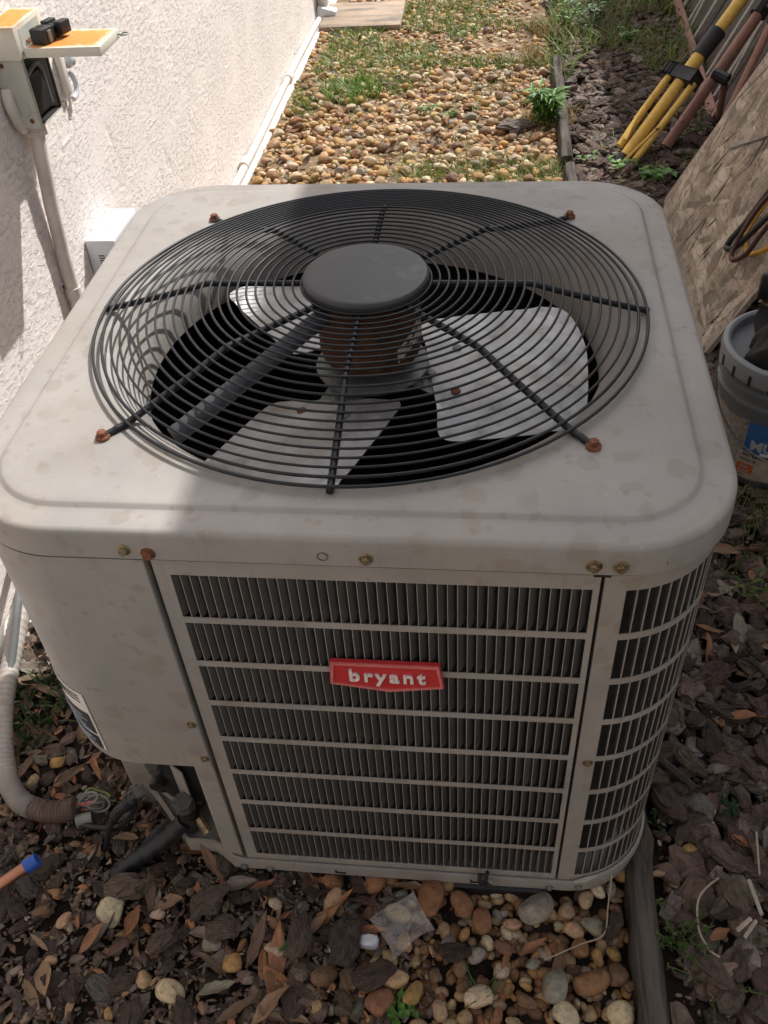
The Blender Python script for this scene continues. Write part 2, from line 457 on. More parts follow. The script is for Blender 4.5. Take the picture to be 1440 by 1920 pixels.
M_STICKB = plain('black_sticker_print', (.014, .016, .025), .45)
M_CLOTH = plain('dark_brown_cloth', (.022, .017, .017), .85, 0, .5, 40, .5, 220, .004)
M_STEELW = plain('bare_steel_wire', (.23, .23, .23), .35, .9, .2, 60)
M_CONC = concrete_mat(); M_DIRT = dirt_mat()
M_SLAB = plain('sandy_weathered_board', (.36, .275, .20), .85, 0, .35, 16, .3, 120, stretch=(.4, 1.6, 1), dirt=((.16, .135, .115), 9, .5))
M_ROOF = plain('shingled_roof', (.09, .085, .08), .9, 0, .3, 12, .5, 60)
M_SIDING = plain('shed_siding', (.33, .29, .24), .8, 0, .15, 8, .3, 40)
M_PEB_O = item('pebble_stone', 'OBJ', .42, 4.2, .72, .55, 9, .004, tint=((.20, .10, .045), .5), fleck=((.07, .05, .035), 7, .55))
M_PEB_A = item('gravel_stone', 'ATTR', .38, 90, .75, .5, 180, .002)
M_BARK_O = item('bark_surface', 'OBJ', .6, 4.5, .85, 1., 6, .010, stretch=(1, 4.5, 2), tint=((.10, .07, .055), .6))
M_BARK_A = item('bark_mulch_surface', 'ATTR', .5, 50, .85, .9, 110, .005)
M_LEAF_O = item('dead_leaf_surface', 'OBJ', .4, 5, .6, .5, 16, .002, stretch=(1, 2.5, 1), tint=((.09, .055, .035), .65))
M_LEAF_A = item('leaf_litter_surface', 'ATTR', .35, 45, .65, .4, 160, .001)
def green_mat(name, src='ATTR'):
    t = MT(name)
    if src == 'OBJ': c = t.n('ShaderNodeObjectInfo').outputs['Color']
    else: c = t.n('ShaderNodeVertexColor', layer_name='Col').outputs['Color']
    v = t.coord('Object'); c2 = t.mix(1.0, c, t.ramp(t.noise(v, 60, 3), [(.3, .75), (.7, 1.25)]), 'MULTIPLY')
    t.set(c2, .5, 0., .35)
    tr = t.n('ShaderNodeBsdfTranslucent'); t.lk(c2, tr.inputs['Color'])
    mx = t.n('ShaderNodeMixShader'); mx.inputs[0].default_value = .3
    t.lk(t.b.outputs[0], mx.inputs[1]); t.lk(tr.outputs[0], mx.inputs[2]); t.lk(mx.outputs[0], t.N['Material Output'].inputs['Surface'])
    return t.m
M_GREEN = green_mat('grass_blade')

# ------------------------------------------------------------------ setting: ground, house wall, shed, fence
XW = -0.772
def grid_axis(segs):
    out = []
    for a, b, s in segs: out.extend(np.arange(a, b - 1e-6, s))
    out.append(segs[-1][1]); return np.array(out)

gx = grid_axis([(-40, -2, 4), (-2, -.8, .2), (-.8, 1.4, .025), (1.4, 3, .2), (3, 40, 4)])
gy = grid_axis([(-40, -2, 4), (-2, -.5, .1), (-.5, 1.2, .025), (1.2, 5.2, .05), (5.2, 8, .3), (8, 72, 4)])
X, Y = np.meshgrid(gx, gy); n0, n1 = X.shape
Z = (vnoise(X, Y, 3, .09, .09) - .5) * .012 + (vnoise(X, Y, 4, .3, .3) - .5) * .012 - .006
idx = np.arange(n0 * n1).reshape(n0, n1)
F = np.stack([idx[:-1, :-1], idx[:-1, 1:], idx[1:, 1:], idx[1:, :-1]], -1).reshape(-1, 4)
tag(link('ground', fast_mesh('ground', np.stack([X, Y, Z], -1).reshape(-1, 3), F, M_DIRT, True)), kind='structure')

# the stuccoed house wall: real relief where the photograph is close to it
wy = grid_axis([(-3.2, .1, .55), (.1, 2.3, .0060), (2.3, 4.0, .010), (4.0, 5.4, .016), (5.4, 9, .4)])
wz = grid_axis([(-.06, 1.12, .0031), (1.12, 1.7, .03), (1.7, 2.7, .25)])
YY, ZZ = np.meshgrid(wy, wz); m0, m1 = YY.shape
blob = .32 * vnoise(YY, ZZ, 11, .026, .0095) + .53 * vnoise(YY, ZZ, 12, .0155, .0056) + .15 * vnoise(YY, ZZ, 13, .07, .028)
area = vnoise(YY, ZZ, 14, .26, .12) * .5 + vnoise(YY, ZZ, 15, .09, .045) * .5
H = sstep(.52, .70, blob) * (.2 + .9 * sstep(.36, .60, area)) * .0006
H += sstep(.88, .97, vnoise(YY + ZZ * .2, ZZ - YY * .04, 16, .13, .015)) * .0014       # trowel ridges
H -= sstep(.88, .95, vnoise(YY + ZZ * .08, ZZ, 17, .015, .11)) * .0016                   # hairline drag marks
V = np.stack([XW + H, YY, ZZ], -1).reshape(-1, 3); idx = np.arange(m0 * m1).reshape(m0, m1)
F = np.stack([idx[:-1, :-1], idx[:-1, 1:], idx[1:, 1:], idx[1:, :-1]], -1).reshape(-1, 4)
nv = len(V)
ring = np.concatenate([idx[0, :], idx[1:, -1], idx[-1, -2::-1], idx[-2:0:-1, 0]])
back = V[ring].copy(); back[:, 0] = XW - .2
V = np.concatenate([V, back]); k = len(ring); a = np.arange(k)
F = np.concatenate([F, np.stack([ring[a], nv + a, nv + (a + 1) % k, ring[(a + 1) % k]], -1)])
wall = tag(link('house_wall', fast_mesh('house_wall', V, F, M_STUCCO, True)),
           'white house wall of rough sunlit stucco along the left side', 'wall')
g = G(); g.box(XW - .1, XW + .052, .15, 5.3, -.05, .012, .006)
g.build('footing_ledge', M_STUCCO, wall)

# pipe along the foot of the wall
px_ = XW + .022
pipe = thing('wall_base_pipe', 'long white painted pipe running along the foot of the stucco wall', 'pipe', (px_, 2.5, .03))
P = [(px_ + .003 * math.sin(y * 3), y, .029 + .002 * math.sin(y * 2)) for y in np.arange(.3, 4.42, .1)]
G().tube(P, .0145, 12).build('tube', M_PVC, pipe)
for y in (1.3, 2.62, 3.55): G().tube([(px_, y - .03, .03), (px_, y + .03, .03)], .0185, 12).build('coupling', M_PVC, pipe)

# downspout where the pipe ends
ds = thing('downspout', 'white downspout foot with elbow beside the board at the far wall', 'downspout', (XW + .04, 4.5, 0))
g = G(); g.box(XW + .004, XW + .055, 4.50, 4.57, .06, 2.5, .006); g.build('pipe', M_PVC, ds)
g = G(); g.box(XW + .0, XW + .10, 4.46, 4.53, .012, .075, .008, Euler((0, .25, 0)).to_matrix(), (XW, 4.5, .04)); g.build('elbow', M_WHITE, ds)
g = G(); g.box(XW + .002, XW + .057, 4.495, 4.575, .30, .325, .002); g.build('strap', M_PVC, ds)

# flat board behind the gravel
sl = thing('flat_board', 'flat sandy board lying on the gravel beside the far wall', 'board', (-.54, 4.5, .02))
g = G(); g.box(-.735, -.33, 4.275, 4.70, .004, .030, .004, Matrix.Rotation(.02, 3, 'Z'), (-.5, 4.5, 0)); g.build('board', M_SLAB, sl)

# shed whose eave shades the right of the cabinet
sh = thing('shed', 'tan sided shed with overhanging roof beyond the right edge', 'shed', (2.4, 0, 0))
g = G(); g.box(1.30, 4.2, .95, 3.25, -.05, 2.9); g.build('wall', M_SIDING, sh)
g = G(); g.prism([(.872, 2.80), (.872, 2.89), (2.75, 3.75), (4.8, 2.89), (4.8, 2.80), (2.75, 3.62)], lambda u, v, t: (u, t, v), .80, 3.42); g.build('roof', M_ROOF, sh, smooth=False)
for y in (1.7,):
    g = G(); g.box(1.285, 1.315, y, y + .9, 1.2, 2.1, .004); g.build('window', M_PVC, sh)
rw = tag(G().box(XW - .2, 5.5, -3.45, -3.25, -.05, 2.7).build('added_bounce_wall', M_SIDING, None, False), 'unseen tan wall added behind the camera to bounce light onto the cabinet', 'wall')  # unseen wall, added to bounce sunlight onto the cabinet front
tag(G().box(XW + .06, 5.4, -3.24, -1.05, -.1, .012).build('path', plain('added_bounce_concrete', (.24, .22, .195), .9, 0, .15, 5, .3, 60)), kind='structure')  # unseen slab added behind the camera as bounce fill for the front
fn = thing('board_fence', 'weathered grey board fence beyond the leaning panels', 'fence', (1.42, 5, 0))
proto = None
for i in range(34):
    y = 3.5 + i * .142
    if proto is None:
        g = G(); g.box(-.01, .01, -.068, .068, -.03, 1.75, .003); proto = g.build('board', M_FENCE, fn, loc=Vector((0, y - 5, 0)))
    else:
        link('board', proto.data, fn, Vector((0, y - 5, random.Random(i).uniform(-.01, .01))))
g = G(); g.box(1.431, 1.47, 3.43, 8.3, .4, .49); g.build('rail', M_FENCE, fn)
g = G(); g.box(1.431, 1.47, 3.43, 8.3, 1.3, 1.39); g.build('rail', M_FENCE, fn)

# landscape timbers between gravel and bark
def timber(name, x0, x1, ys, w, h, label, seed):
    r = random.Random(seed); n = len(ys); V = []; F = []
    for i, y in enumerate(ys):
        t = i / (n - 1); cx = x0 + (x1 - x0) * t + r.uniform(-.0015, .0015)
        pr = [(-.5, 0), (-.5, .75), (-.38, .97), (.05, 1.), (.36, .95), (.5, .7), (.5, 0)]
        for (u, v) in pr: V.append((cx + u * w + r.uniform(-.0015, .0015), y, -.02 + v * (h + .02) + r.uniform(-.002, .002)))
    m = 7
    for i in range(n - 1):
        for k in range(m - 1): F.append((i * m + k, i * m + k + 1, (i + 1) * m + k + 1, (i + 1) * m + k))
    F.append(tuple(range(m - 1, -1, -1))); F.append(tuple((n - 1) * m + k for k in range(m)))
    g = G(); g.add(V, F); o = g.build(name, M_TIMBER, None, True, 50)
    return tag(o, label, 'timber', 'timbers edging the gravel')
timber('edging_timber', .389, .396, np.arange(-.75, .30, .05), .041, .046, 'dark split edging timber beside the front right foot of the cabinet', 1)
timber('edging_timber', .402, .412, np.arange(.31, 2.585, .07), .042, .05, 'grey edging timber running behind the cabinet to the board joint', 2)
timber('edging_timber', .404, .408, np.arange(2.60, 3.68, .06), .044, .052, 'grey edging timber between the sunlit gravel and the bark', 3)

# ------------------------------------------------------------------ the air conditioner
ZL, ZP = .695, .7395          # seam under the cover, flat of the cover
CX, CY = 0.0, .399
ac = thing('air_conditioner', 'large beige outdoor air conditioner cabinet with a black wire fan guard on top', 'air conditioner', (0, .4, 0))
NA = 288
def rr(hw, R, n=NA, cx=CX, cy=CY):
    """rounded square sampled at even angles"""
    out = []
    for k in range(n):
        a = 2 * PI * k / n; c, s = math.cos(a), math.sin(a); t = hw / max(abs(c), abs(s))
        x, y = c * t, s * t; q = hw - R
        if abs(x) > q and abs(y) > q:
            qx, qy = math.copysign(q, x), math.copysign(q, y)
            b = c * qx + s * qy; d = b + math.sqrt(max(0, b * b - (qx * qx + qy * qy - R * R))); x, y = c * d, s * d
        out.append((cx + x, cy + y))
    return out
def circ(r, n=NA): return [(CX + r * math.cos(2 * PI * k / n), CY + r * math.sin(2 * PI * k / n)) for k in range(n)]
def loft(rings, close=False):
    V = []; F = []; n = len(rings[0][0])
    for pts, z in rings: V += [(x, y, z) for x, y in pts]
    m = len(rings)
    for i in range(m if close else m - 1):
        j = (i + 1) % m
        for k in range(n): l = (k + 1) % n; F.append((i * n + k, i * n + l, j * n + l, j * n + k))
    return V, F
HW, RC = .400, .115
L = []
def rrz(inset, z): L.append((rr(HW - inset, max(.02, RC - inset)), z))
ZS = ZL + .0065
rrz(.006, ZS + .002); rrz(-.004, ZS); rrz(-.0075, ZS + .001); rrz(-.0075, ZP - .020); rrz(-.0068, ZP - .007)
for k in range(1, 7):
    a = k / 6 * PI / 2; rrz(-.0068 + .0075 * (1 - math.cos(a)), ZP - .007 + .007 * math.sin(a))
rrz(.018, ZP); rrz(.0255, ZP - .0002); rrz(.0275, ZP + .0004); rrz(.030, ZP + .0034); rrz(.033, ZP + .0042)
rrz(.040, ZP + .0042)
for t in (.25, .5, .75):
    A = rr(HW - .040, RC - .04); B = circ(.345)
    L.append(([(a[0] * (1 - t) + b[0] * t, a[1] * (1 - t) + b[1] * t) for a, b in zip(A, B)], ZP + .0042))
L += [(circ(.345), ZP + .0042), (circ(.335), ZP + .0036), (circ(.3285), ZP - .0005), (circ(.322), ZP - .008), (circ(.314), ZP - .018), (circ(.307), ZP - .029),
      (circ(.301), ZP - .043), (circ(.298), ZP - .060), (circ(.297), ZP - .082), (circ(.2985), ZP - .083), (circ(.30), ZP - .06), (circ(.312), ZP - .025), (circ(.34), ZP - .004), (rr(HW - .02, .08), ZP - .004)]
V, F = loft(L); g = G(); g.add(V, F); g.build('top_cover', MP, ac, True, 40)

# perforated sheets: cells of a grid kept or left open, folded along an outline
def sheet(us, zs, hole, fmap, th=.0012):
    """us, zs break points; hole(i, k) True leaves the cell open; fmap(u, d) -> (x, y) at depth d"""
    nu, nz = len(us), len(zs); V = []; F = []
    for d in (0, th):
        for u in us:
            x, y = fmap(u, d)
            for z in zs: V.append((x, y, z))
    o = nu * nz; I = lambda i, k: i * nz + k
    solid = lambda i, k: 0 <= i < nu - 1 and 0 <= k < nz - 1 and not hole(i, k)
    for i in range(nu - 1):
        for k in range(nz - 1):
            if not solid(i, k): continue
            q = (I(i, k), I(i + 1, k), I(i + 1, k + 1), I(i, k + 1)); F.append(q); F.append(tuple(o + a for a in q[::-1]))
            for (di, dk, a, b) in ((-1, 0, 3, 0), (1, 0, 1, 2), (0, -1, 0, 1), (0, 1, 2, 3)):
                if not solid(i + di, k + dk): F.append((q[b], q[a], o + q[a], o + q[b]))
    return V, F
ROWS = 8; DZ = .0768; ZR0 = .6715; SH = .0674; ZB = .045
zs = [ZB]
for k in reversed(range(ROWS)): zs += [ZR0 - DZ * k - SH, ZR0 - DZ * k]
zs.append(ZL - .0022)
hole_z = lambda k: k % 2 == 1
X1, X2 = -.1845, .2695
SX0, SX1, NS = -.1685, .2635, 42
PX = (SX1 - SX0) / NS; WEB = .0008
us = [X1]
for i in range(NS): us += [SX0 + PX * i + WEB / 2, SX0 + PX * (i + 1) - WEB / 2]
us.append(X2)
fp = thing_front = None
V, F = sheet(us, zs, lambda i, k: i % 2 == 1 and hole_z(k), lambda u, d: (u, d))
g = G(); g.add(V, F)
g.box(X1, X1 + .0012, .0012, .022, ZB, ZL - .0022); g.box(X2 - .0012, X2, .0012, .018, ZB, ZL - .0022)
front = g.build('front_panel', MP, ac, False)
# one pressed louvre: hinged on the left edge of its slot and bent inwards
def louver_mesh():
    h = SH; w = PX - WEB; prof = [(0, 0), (w * .07, .0007), (w * .44, .0040), (w * .84, .0076)]
    V = []; F = []
    for side in (0, .0006):
        for i, (x, y) in enumerate(prof):
            t = i / 3; lo = .0005 + (.008 if i == 3 else 0); hi = h - .0005 - (.004 if i == 3 else 0)
            V += [(x, y + side, lo), (x, y + side, hi)]
    for s, o in ((0, 0), (1, 8)):
        for i in range(3):
            q = (o + 2 * i, o + 2 * i + 2, o + 2 * i + 3, o + 2 * i + 1); F.append(q if s == 0 else q[::-1])
    F += [(6, 14, 15, 7)]
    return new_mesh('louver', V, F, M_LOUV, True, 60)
LM = louver_mesh(); v8 = []
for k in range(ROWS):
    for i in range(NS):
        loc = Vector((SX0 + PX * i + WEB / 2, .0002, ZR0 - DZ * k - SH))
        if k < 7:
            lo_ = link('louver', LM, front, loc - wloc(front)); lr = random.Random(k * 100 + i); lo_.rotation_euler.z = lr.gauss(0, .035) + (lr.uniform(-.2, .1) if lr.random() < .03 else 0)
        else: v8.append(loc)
def join_copies(me, mats):
    co = np.array([v.co[:] for v in me.vertices]); fs = [tuple(p.vertices) for p in me.polygons]; V = []; F = []
    for m in mats:
        m = np.array(m); b = len(V); V.extend((co @ m[:3, :3].T + m[:3, 3]).tolist()); F.extend([tuple(a + b for a in f) for f in fs])
    return V, F
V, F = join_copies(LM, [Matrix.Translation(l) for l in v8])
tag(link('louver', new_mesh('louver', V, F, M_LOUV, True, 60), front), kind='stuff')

# corner and right side panel follow the rounded outline
XS = .2735
def outline(u, d):
    """arc length from XS along the front, round the right corner, up the right side"""
    s1 = HW - RC - XS; arc = RC * PI / 2
    if u < s1: return (XS + u, d)
    if u < s1 + arc:
        a = (u - s1) / RC; r = RC - d; return (HW - RC + r * math.sin(a), RC - r * math.cos(a))
    return (HW - d, RC + (u - s1 - arc))
LEN = HW - RC - XS + RC * PI / 2 + .55
SS0 = .0215; PS = .0122; nss = int((LEN - SS0 - .02) / PS)
us = [0, .012]
for i in range(nss): us += [SS0 + PS * i + .00065, SS0 + PS * (i + 1) - .00065]
us += [LEN]
V, F = sheet(us, zs, lambda i, k: i >= 2 and i % 2 == 0 and i < len(us) - 2 and hole_z(k), outline)
g = G(); g.add(V, F); g.box(XS, XS + .0012, .0012, .020, ZB, ZL - .0022)
side = g.build('corner_panel', MP, ac, True, 30)
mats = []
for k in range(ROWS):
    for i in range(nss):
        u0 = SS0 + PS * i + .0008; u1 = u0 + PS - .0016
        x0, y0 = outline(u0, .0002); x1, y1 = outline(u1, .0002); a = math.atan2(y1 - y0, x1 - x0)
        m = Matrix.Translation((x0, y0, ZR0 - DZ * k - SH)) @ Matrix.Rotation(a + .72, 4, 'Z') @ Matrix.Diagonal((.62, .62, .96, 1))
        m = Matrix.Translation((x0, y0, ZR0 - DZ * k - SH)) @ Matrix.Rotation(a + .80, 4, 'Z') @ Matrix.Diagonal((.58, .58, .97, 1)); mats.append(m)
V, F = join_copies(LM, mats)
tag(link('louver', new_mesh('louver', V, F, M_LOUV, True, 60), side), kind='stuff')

# left front service panel, corner post, remaining skin
def skin(name, pts, z0, z1, th=.0015, parent=ac):
    n = len(pts); V = []; F = []
    for i, (x, y) in enumerate(pts):
        a = Vector(pts[max(0, i - 1)]); b = Vector(pts[min(n - 1, i + 1)]); t = (b - a).normalized(); nx, ny = -t.y, t.x
        for (d, z) in ((0, z0), (0, z1), (th, z1), (th, z0)): V.append((x + nx * d, y + ny * d, z))
    for i in range(n - 1):
        for k in range(4): F.append((i * 4 + k, (i + 1) * 4 + k, (i + 1) * 4 + (k + 1) % 4, i * 4 + (k + 1) % 4))
    F += [(0, 1, 2, 3), tuple((n - 1) * 4 + k for k in (3, 2, 1, 0))]
    g = G(); g.add(V, F); return g.build(name, MP, parent, True, 30)
OFF = .004
RL = .109
def lc(a, off=0): return (-HW + RL - (RL + off) * math.sin(a), RL - (RL + off) * math.cos(a))
pts = [(-HW - OFF, .50)] + [lc(a, OFF) for a in np.linspace(PI / 2, 0, 16)] + [(-.1915, -OFF), (-.1905, -OFF + .001), (-.1903, .016)]
skin('service_panel', pts, .306, ZL + .0012)
skin('corner_post', [(-.226, .11), (-.224, .02), (-.221, .006), (-.215, .0005), (-.206, 0), (-.1925, 0), (-.1915, .001), (-.1915, .018)], ZB, .3055)
pts = [(HW, RC + .552), (HW, HW * 2 - RC)] + [(HW - RC + RC * math.cos(a), 2 * HW - RC + RC * math.sin(a)) for a in np.linspace(.05, PI / 2, 10)]
pts += [(-HW + RC, 2 * HW)] + [(-HW + RC - RC * math.sin(a), 2 * HW - RC + RC * math.cos(a)) for a in np.linspace(.05, PI / 2, 10)] + [(-HW, .50)]
skin('rear_panel', pts, ZB, ZL - .001)
# valve recess behind the lower left, coil and inner shell
g = G(); g.box(-.395, -.228, .104, .106, .06, .306)
g.prism([lc(a) for a in np.linspace(PI / 2, 0, 10)] + [(-.1935, 0), (-.1935, .106), (-HW, .112)], lambda u, v, t: (u, v, t), .3060, .3085); g.build('recess_plate', MP, ac, False)
V, F = loft([(rr(HW - .03, RC - .03), .07), (rr(HW - .03, RC - .03), .66)])
keep = []
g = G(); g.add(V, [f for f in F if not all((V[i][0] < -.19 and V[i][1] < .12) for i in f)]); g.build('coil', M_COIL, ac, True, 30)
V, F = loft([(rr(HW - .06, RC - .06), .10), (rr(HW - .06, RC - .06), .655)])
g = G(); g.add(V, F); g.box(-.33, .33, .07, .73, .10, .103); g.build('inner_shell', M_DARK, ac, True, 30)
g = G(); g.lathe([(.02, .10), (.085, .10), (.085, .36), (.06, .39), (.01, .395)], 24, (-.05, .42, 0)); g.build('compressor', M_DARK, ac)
# base pan with its cut corner
ob = [(-.188, -.006), (.285, -.006)] + [(HW - RC + (RC + .006) * math.sin(a), RC - (RC + .006) * math.cos(a)) for a in np.linspace(.1, PI / 2, 12)]
ob += [(HW + .006, .70), (.30, .806), (-.30, .806), (-HW - .006, .70), (-HW - .006, .14), (-.348, .086), (-.281, .016), (-.240, .016), (-.228, .010), (-.205, -.006)]
g = G(); n = len(ob)
V = [(x, y, .030) for x, y in ob] + [(x, y, .0625) for x, y in ob] + [(x * .992, .4 + (y - .4) * .992, .0625) for x, y in ob] + [(x * .992, .4 + (y - .4) * .992, .05) for x, y in ob]
V2 = []
for i, (x, y, z) in enumerate(V):
    if .0 < z and i < 4 * n and y < .0 and x > -.2 and z > .05: z = .0535
    V2.append((x, y, z))
F = [(l * n + i, l * n + (i + 1) % n, (l + 1) * n + (i + 1) % n, (l + 1) * n + i) for l in range(3) for i in range(n)]
F += [tuple(3 * n + i for i in range(n)), tuple(range(n - 1, -1, -1))]
g.add(V2, F); pan = g.build('base_pan', MP, ac, True, 25)
for x in (-.052, .148):
    g = G(); g.box(x, x + .016, -.0075, -.0055, .036, .0385); g.box(x, x + .0025, -.0075, -.0055, .036, .043); g.build('tab_slot', M_DARK, pan, False)
g = G(); g.box(.125, .255, -.012, .05, .004, .0285, .003); g.build('riser_foot', M_BLACKP, ac)
g = G(); g.box(-.36, -.30, .2, .4, .004, .0285, .003); g.build('riser_foot', M_BLACKP, ac)

# fixings on the lip and panels
yl = -.0078
for (x, z, m, s) in ((-.2045, .7075, M_BRASS, 1), (-.180, .7035, M_RUST, 1.1), (.041, .7065, M_BRASS, 1), (.2595, .7065, M_BRASS, 1.1), (.2845, .7065, M_BRASS, 1.05)):
    g = G(); g.hexbolt((x, yl, z + .0075), (0, -1, 0), .0048 * s, .0048, .0016, .0073 * s); g.build('screw', m, ac, True, 30)
g = G(); g.lathe([(.0058, 0), (.0058, -.0012), (.0046, -.0012), (.0046, -.0004)], 20, (-.002, yl - .0001, .715), 'y'); g.build('screw_hole', M_BRASS, ac)
g = G(); g.lathe([(.0044, 0), (.0044, -.0003)], 20, (-.002, yl - .0003, .715), 'y'); g.build('screw_hole', M_DARK, ac)
g = G(); g.lathe([(.0028, 0), (.0028, -.0006)], 16, (.3265, .0, .713), 'y'); g.build('screw_hole', M_BRASS, ac)
for (x, y, z) in ((-.1985, -OFF, .403), (-.1965, -OFF, .327), (.2865, 0, .361)):
    g = G(); g.hexbolt((x, y, z), (0, -1, 0), .0036, .003, .001, .0062); g.build('screw', M_BRASS, ac, True, 30)
for (x, z) in ((-.190, .037), (-.151, .036), (.262, .038), (.303, .042)):
    y = -.006 if x < .29 else -.0045
    g = G(); g.hexbolt((x, y, z), (0, -1, 0), .0038, .004, .001, .0062); g.build('screw', M_GALV, ac, True, 30)
g = G(); g.box(.262, .2785, -.0012, .004, ZL - .004, ZL + .003); g.build('gap_slot', M_DARK, ac, False)
# sticker wrapped round the left corner
def strip(name, z0, z1, mat, off, a0=1.36, a1=.36):
    return skin(name, [lc(a, OFF + off) for a in np.linspace(a0, a1, 8)], z0, z1, -.0006)
st = strip('warning_sticker', .322, .445, M_STICKW, .0006); st.data.materials[0] = M_STICKW
for (z0, z1) in ((.3245, .352), (.358, .402)):
    b = strip('print_block', z0, z1, M_STICKB, .0014, 1.34, .40); b.data.materials[0] = M_STICKB; b.parent = st; b.location = (0, 0, 0)
    for q in range(5):
        zz = z0 + .004 + q * (z1 - z0 - .007) / 5
        s2 = strip('print_line', zz, zz + .0016, M_STICKW, .0022, 1.3 - .05 * (q % 2), .46 + .06 * (q % 3)); s2.data.materials[0] = M_PRINTL; s2.parent = st; s2.location = (0, 0, 0)
for zz in (.424, .431, .437):
    s2 = strip('print_line', zz, zz + .0012, M_STICKB, .0014, 1.30, .44); s2.data.materials[0] = M_PRINT; s2.parent = st; s2.location = (0, 0, 0)

# red badge
bx, bz = .0505, .5235
g = G(); poly = [(-.062, .0225), (.060, .0225), (.0645, -.0175), (.002, -.0285), (-.0655, -.0175)]
sc = lambda k: [(u * k[0], (v + .003) * k[1] - .003) for u, v in poly]
fnb = lambda u, v, t: (bx + u, t, bz + v)
g.prism(poly, fnb, -.0015, -.0062)
badge = g.build('badge', M_RED, ac, True, 30)
g = G(); n = len(poly); P0 = sc((.985, .955)); P1 = sc((.935, .80))
V = [fnb(u, v, -.0062) for u, v in P0] + [fnb(u, v, -.0077) for u, v in P0] + [fnb(u, v, -.0077) for u, v in P1] + [fnb(u, v, -.0062) for u, v in P1]
g.add(V, [(l * n + i, l * n + (i + 1) % n, (l + 1) * n + (i + 1) % n, (l + 1) * n + i) for l in range(3) for i in range(n)]); g.build('badge_rim', plain('worn_badge_edge', (.60, .17, .16), .45, 0, .2, 60), badge, True, 30)
V, F = text_mesh('bryant', .0280, .0012, .0007, spacing=1.30)
V = [(bx + v.x * .92 + .0005, -.0072 - v.z, bz - .0010 + v.y) for v in V]
g = G(); g.add(V, F); g.build('lettering', M_WHITEL, badge, False)

# fan guard
gd = bpy.data.objects.new('fan_guard', None)
def prof(r): return .790 if r < .195 else .790 - (r - .195) * (.790 - .7525) / (.3445 - .195) if r > .21 else .790 - (r - .195) ** 2 * 8
guard = G().lathe([(.0795, .7875), (.0795, .7955), (.0785, .7985), (.075, .8003), (.0715, .8006), (.04, .8012), (.0, .8014)], 72, (CX, CY, 0), cap=False).build('hub_cap', M_HUB, ac, True, 50)
guard.name = 'fan_guard'
for i in range(24):
    r = .0815 if i == 0 else .092 + (i - 1) * .01155
    z = prof(r)
    P = [(CX + r * math.cos(2 * PI * k / 112), CY + r * math.sin(2 * PI * k / 112), z) for k in range(112)]
    G().tube(P, (.00155 if i < 22 else .0020), 7, closed=True).build('guard_ring', M_WIRE, guard, True, 60)
for k in range(8):
    a = k * PI / 4; long = k % 2 == 1; rs = [.07, .10, .14, .18, .195, .21, .25, .29, .33, .349] + ([.357, .364, .378] if long else [])
    P = []
    for r in rs:
        z = prof(min(r, .345)) - .0047
        if r > .35: z = {.357: .7475, .364: .7462, .378: .7462}[r]
        P.append((CX + r * math.cos(a), CY + r * math.sin(a), z))
    G().tube(spline(P, 3), .0041, 8).build('guard_spoke', M_WIRE, guard, True, 60)
    # weld nubs where rings sit on the spoke
    if long:
        c = (CX + .375 * math.cos(a), CY + .375 * math.sin(a), ZP + .0042)
        g = G(); g.hexbolt(c, (0, 0, 1), .0056, .0048, .0045, .0082); g.build('guard_bolt', M_RUST, guard, True, 30)
# motor, strut, hub, blades
mo = G().lathe([(.060, .782), (.0655, .776), (.0665, .765), (.0665, .70), (.064, .690), (.050, .684), (.0, .683)], 48, (CX, CY, 0)).build('fan_motor', M_MOTOR, ac, True, 40)
def on_motor(u, z, off): return (CX + (.0665 + off) * math.cos(u), CY + (.0665 + off) * math.sin(u), z)
lab = [(-.92, .718), (-.50, .742), (-.28, .752), (-.10, .757), (-.10, .720), (-.35, .7195), (-.60, .703), (-.92, .703)]
V = [on_motor(u, z, .0006) for u, z in lab]; gl = G()
for i in range(8):
    u0, u1 = -.92 + i * .1025, -.92 + (i + 1) * .1025; t0, t1 = i / 8, (i + 1) / 8
    top = lambda t: .722 + .036 * t; bot = lambda t: .702 + .008 * math.sin(3 * t) + .012 * t
    gl.add([on_motor(u0, bot(t0), .0006), on_motor(u1, bot(t1), .0006), on_motor(u1, top(t1), .0006), on_motor(u0, top(t0), .0006)], [(0, 1, 2, 3)])
gl.build('motor_label', plain('cream_motor_label', (.62, .56, .47), .7, 0, .25, 90), mo)
for k in range(14):
    rk = random.Random(k); u = -.85 + .7 * rk.random(); z = .712 + .034 * (u + .92) / .82 + rk.uniform(-.006, .006); w = rk.uniform(.03, .09)
    G().add([on_motor(u, z, .0012), on_motor(u + w, z + .001, .0012), on_motor(u + w, z + .0032, .0012), on_motor(u, z + .0026, .0012)], [(0, 1, 2, 3)]).build('print_line', M_PRINT, mo)
a = math.radians(225)
G().tube([(CX + r * math.cos(a), CY + r * math.sin(a), z) for r, z in zip(np.linspace(.06, .296, 60), np.linspace(.770, .703, 60))], .0115, 16, rfun=lambda t, i: .0112 + .0005 * (i % 2)).build('motor_strut', M_TUBE, ac)
hb = G().lathe([(.0, .682), (.03, .682), (.032, .672), (.075, .669), (.075, .6665), (.0, .6665)], 48, (CX, CY, 0)).build('fan_hub', M_GALV, ac)
G().lathe([(.0, .690), (.017, .690), (.017, .668), (.0, .668)], 24, (CX, CY, 0)).build('shaft_collar', M_GALV, hb)
def bz_(x, y): return .655 + (y - .0) * .26 - 2.0 * (y - .01) ** 2 * .25
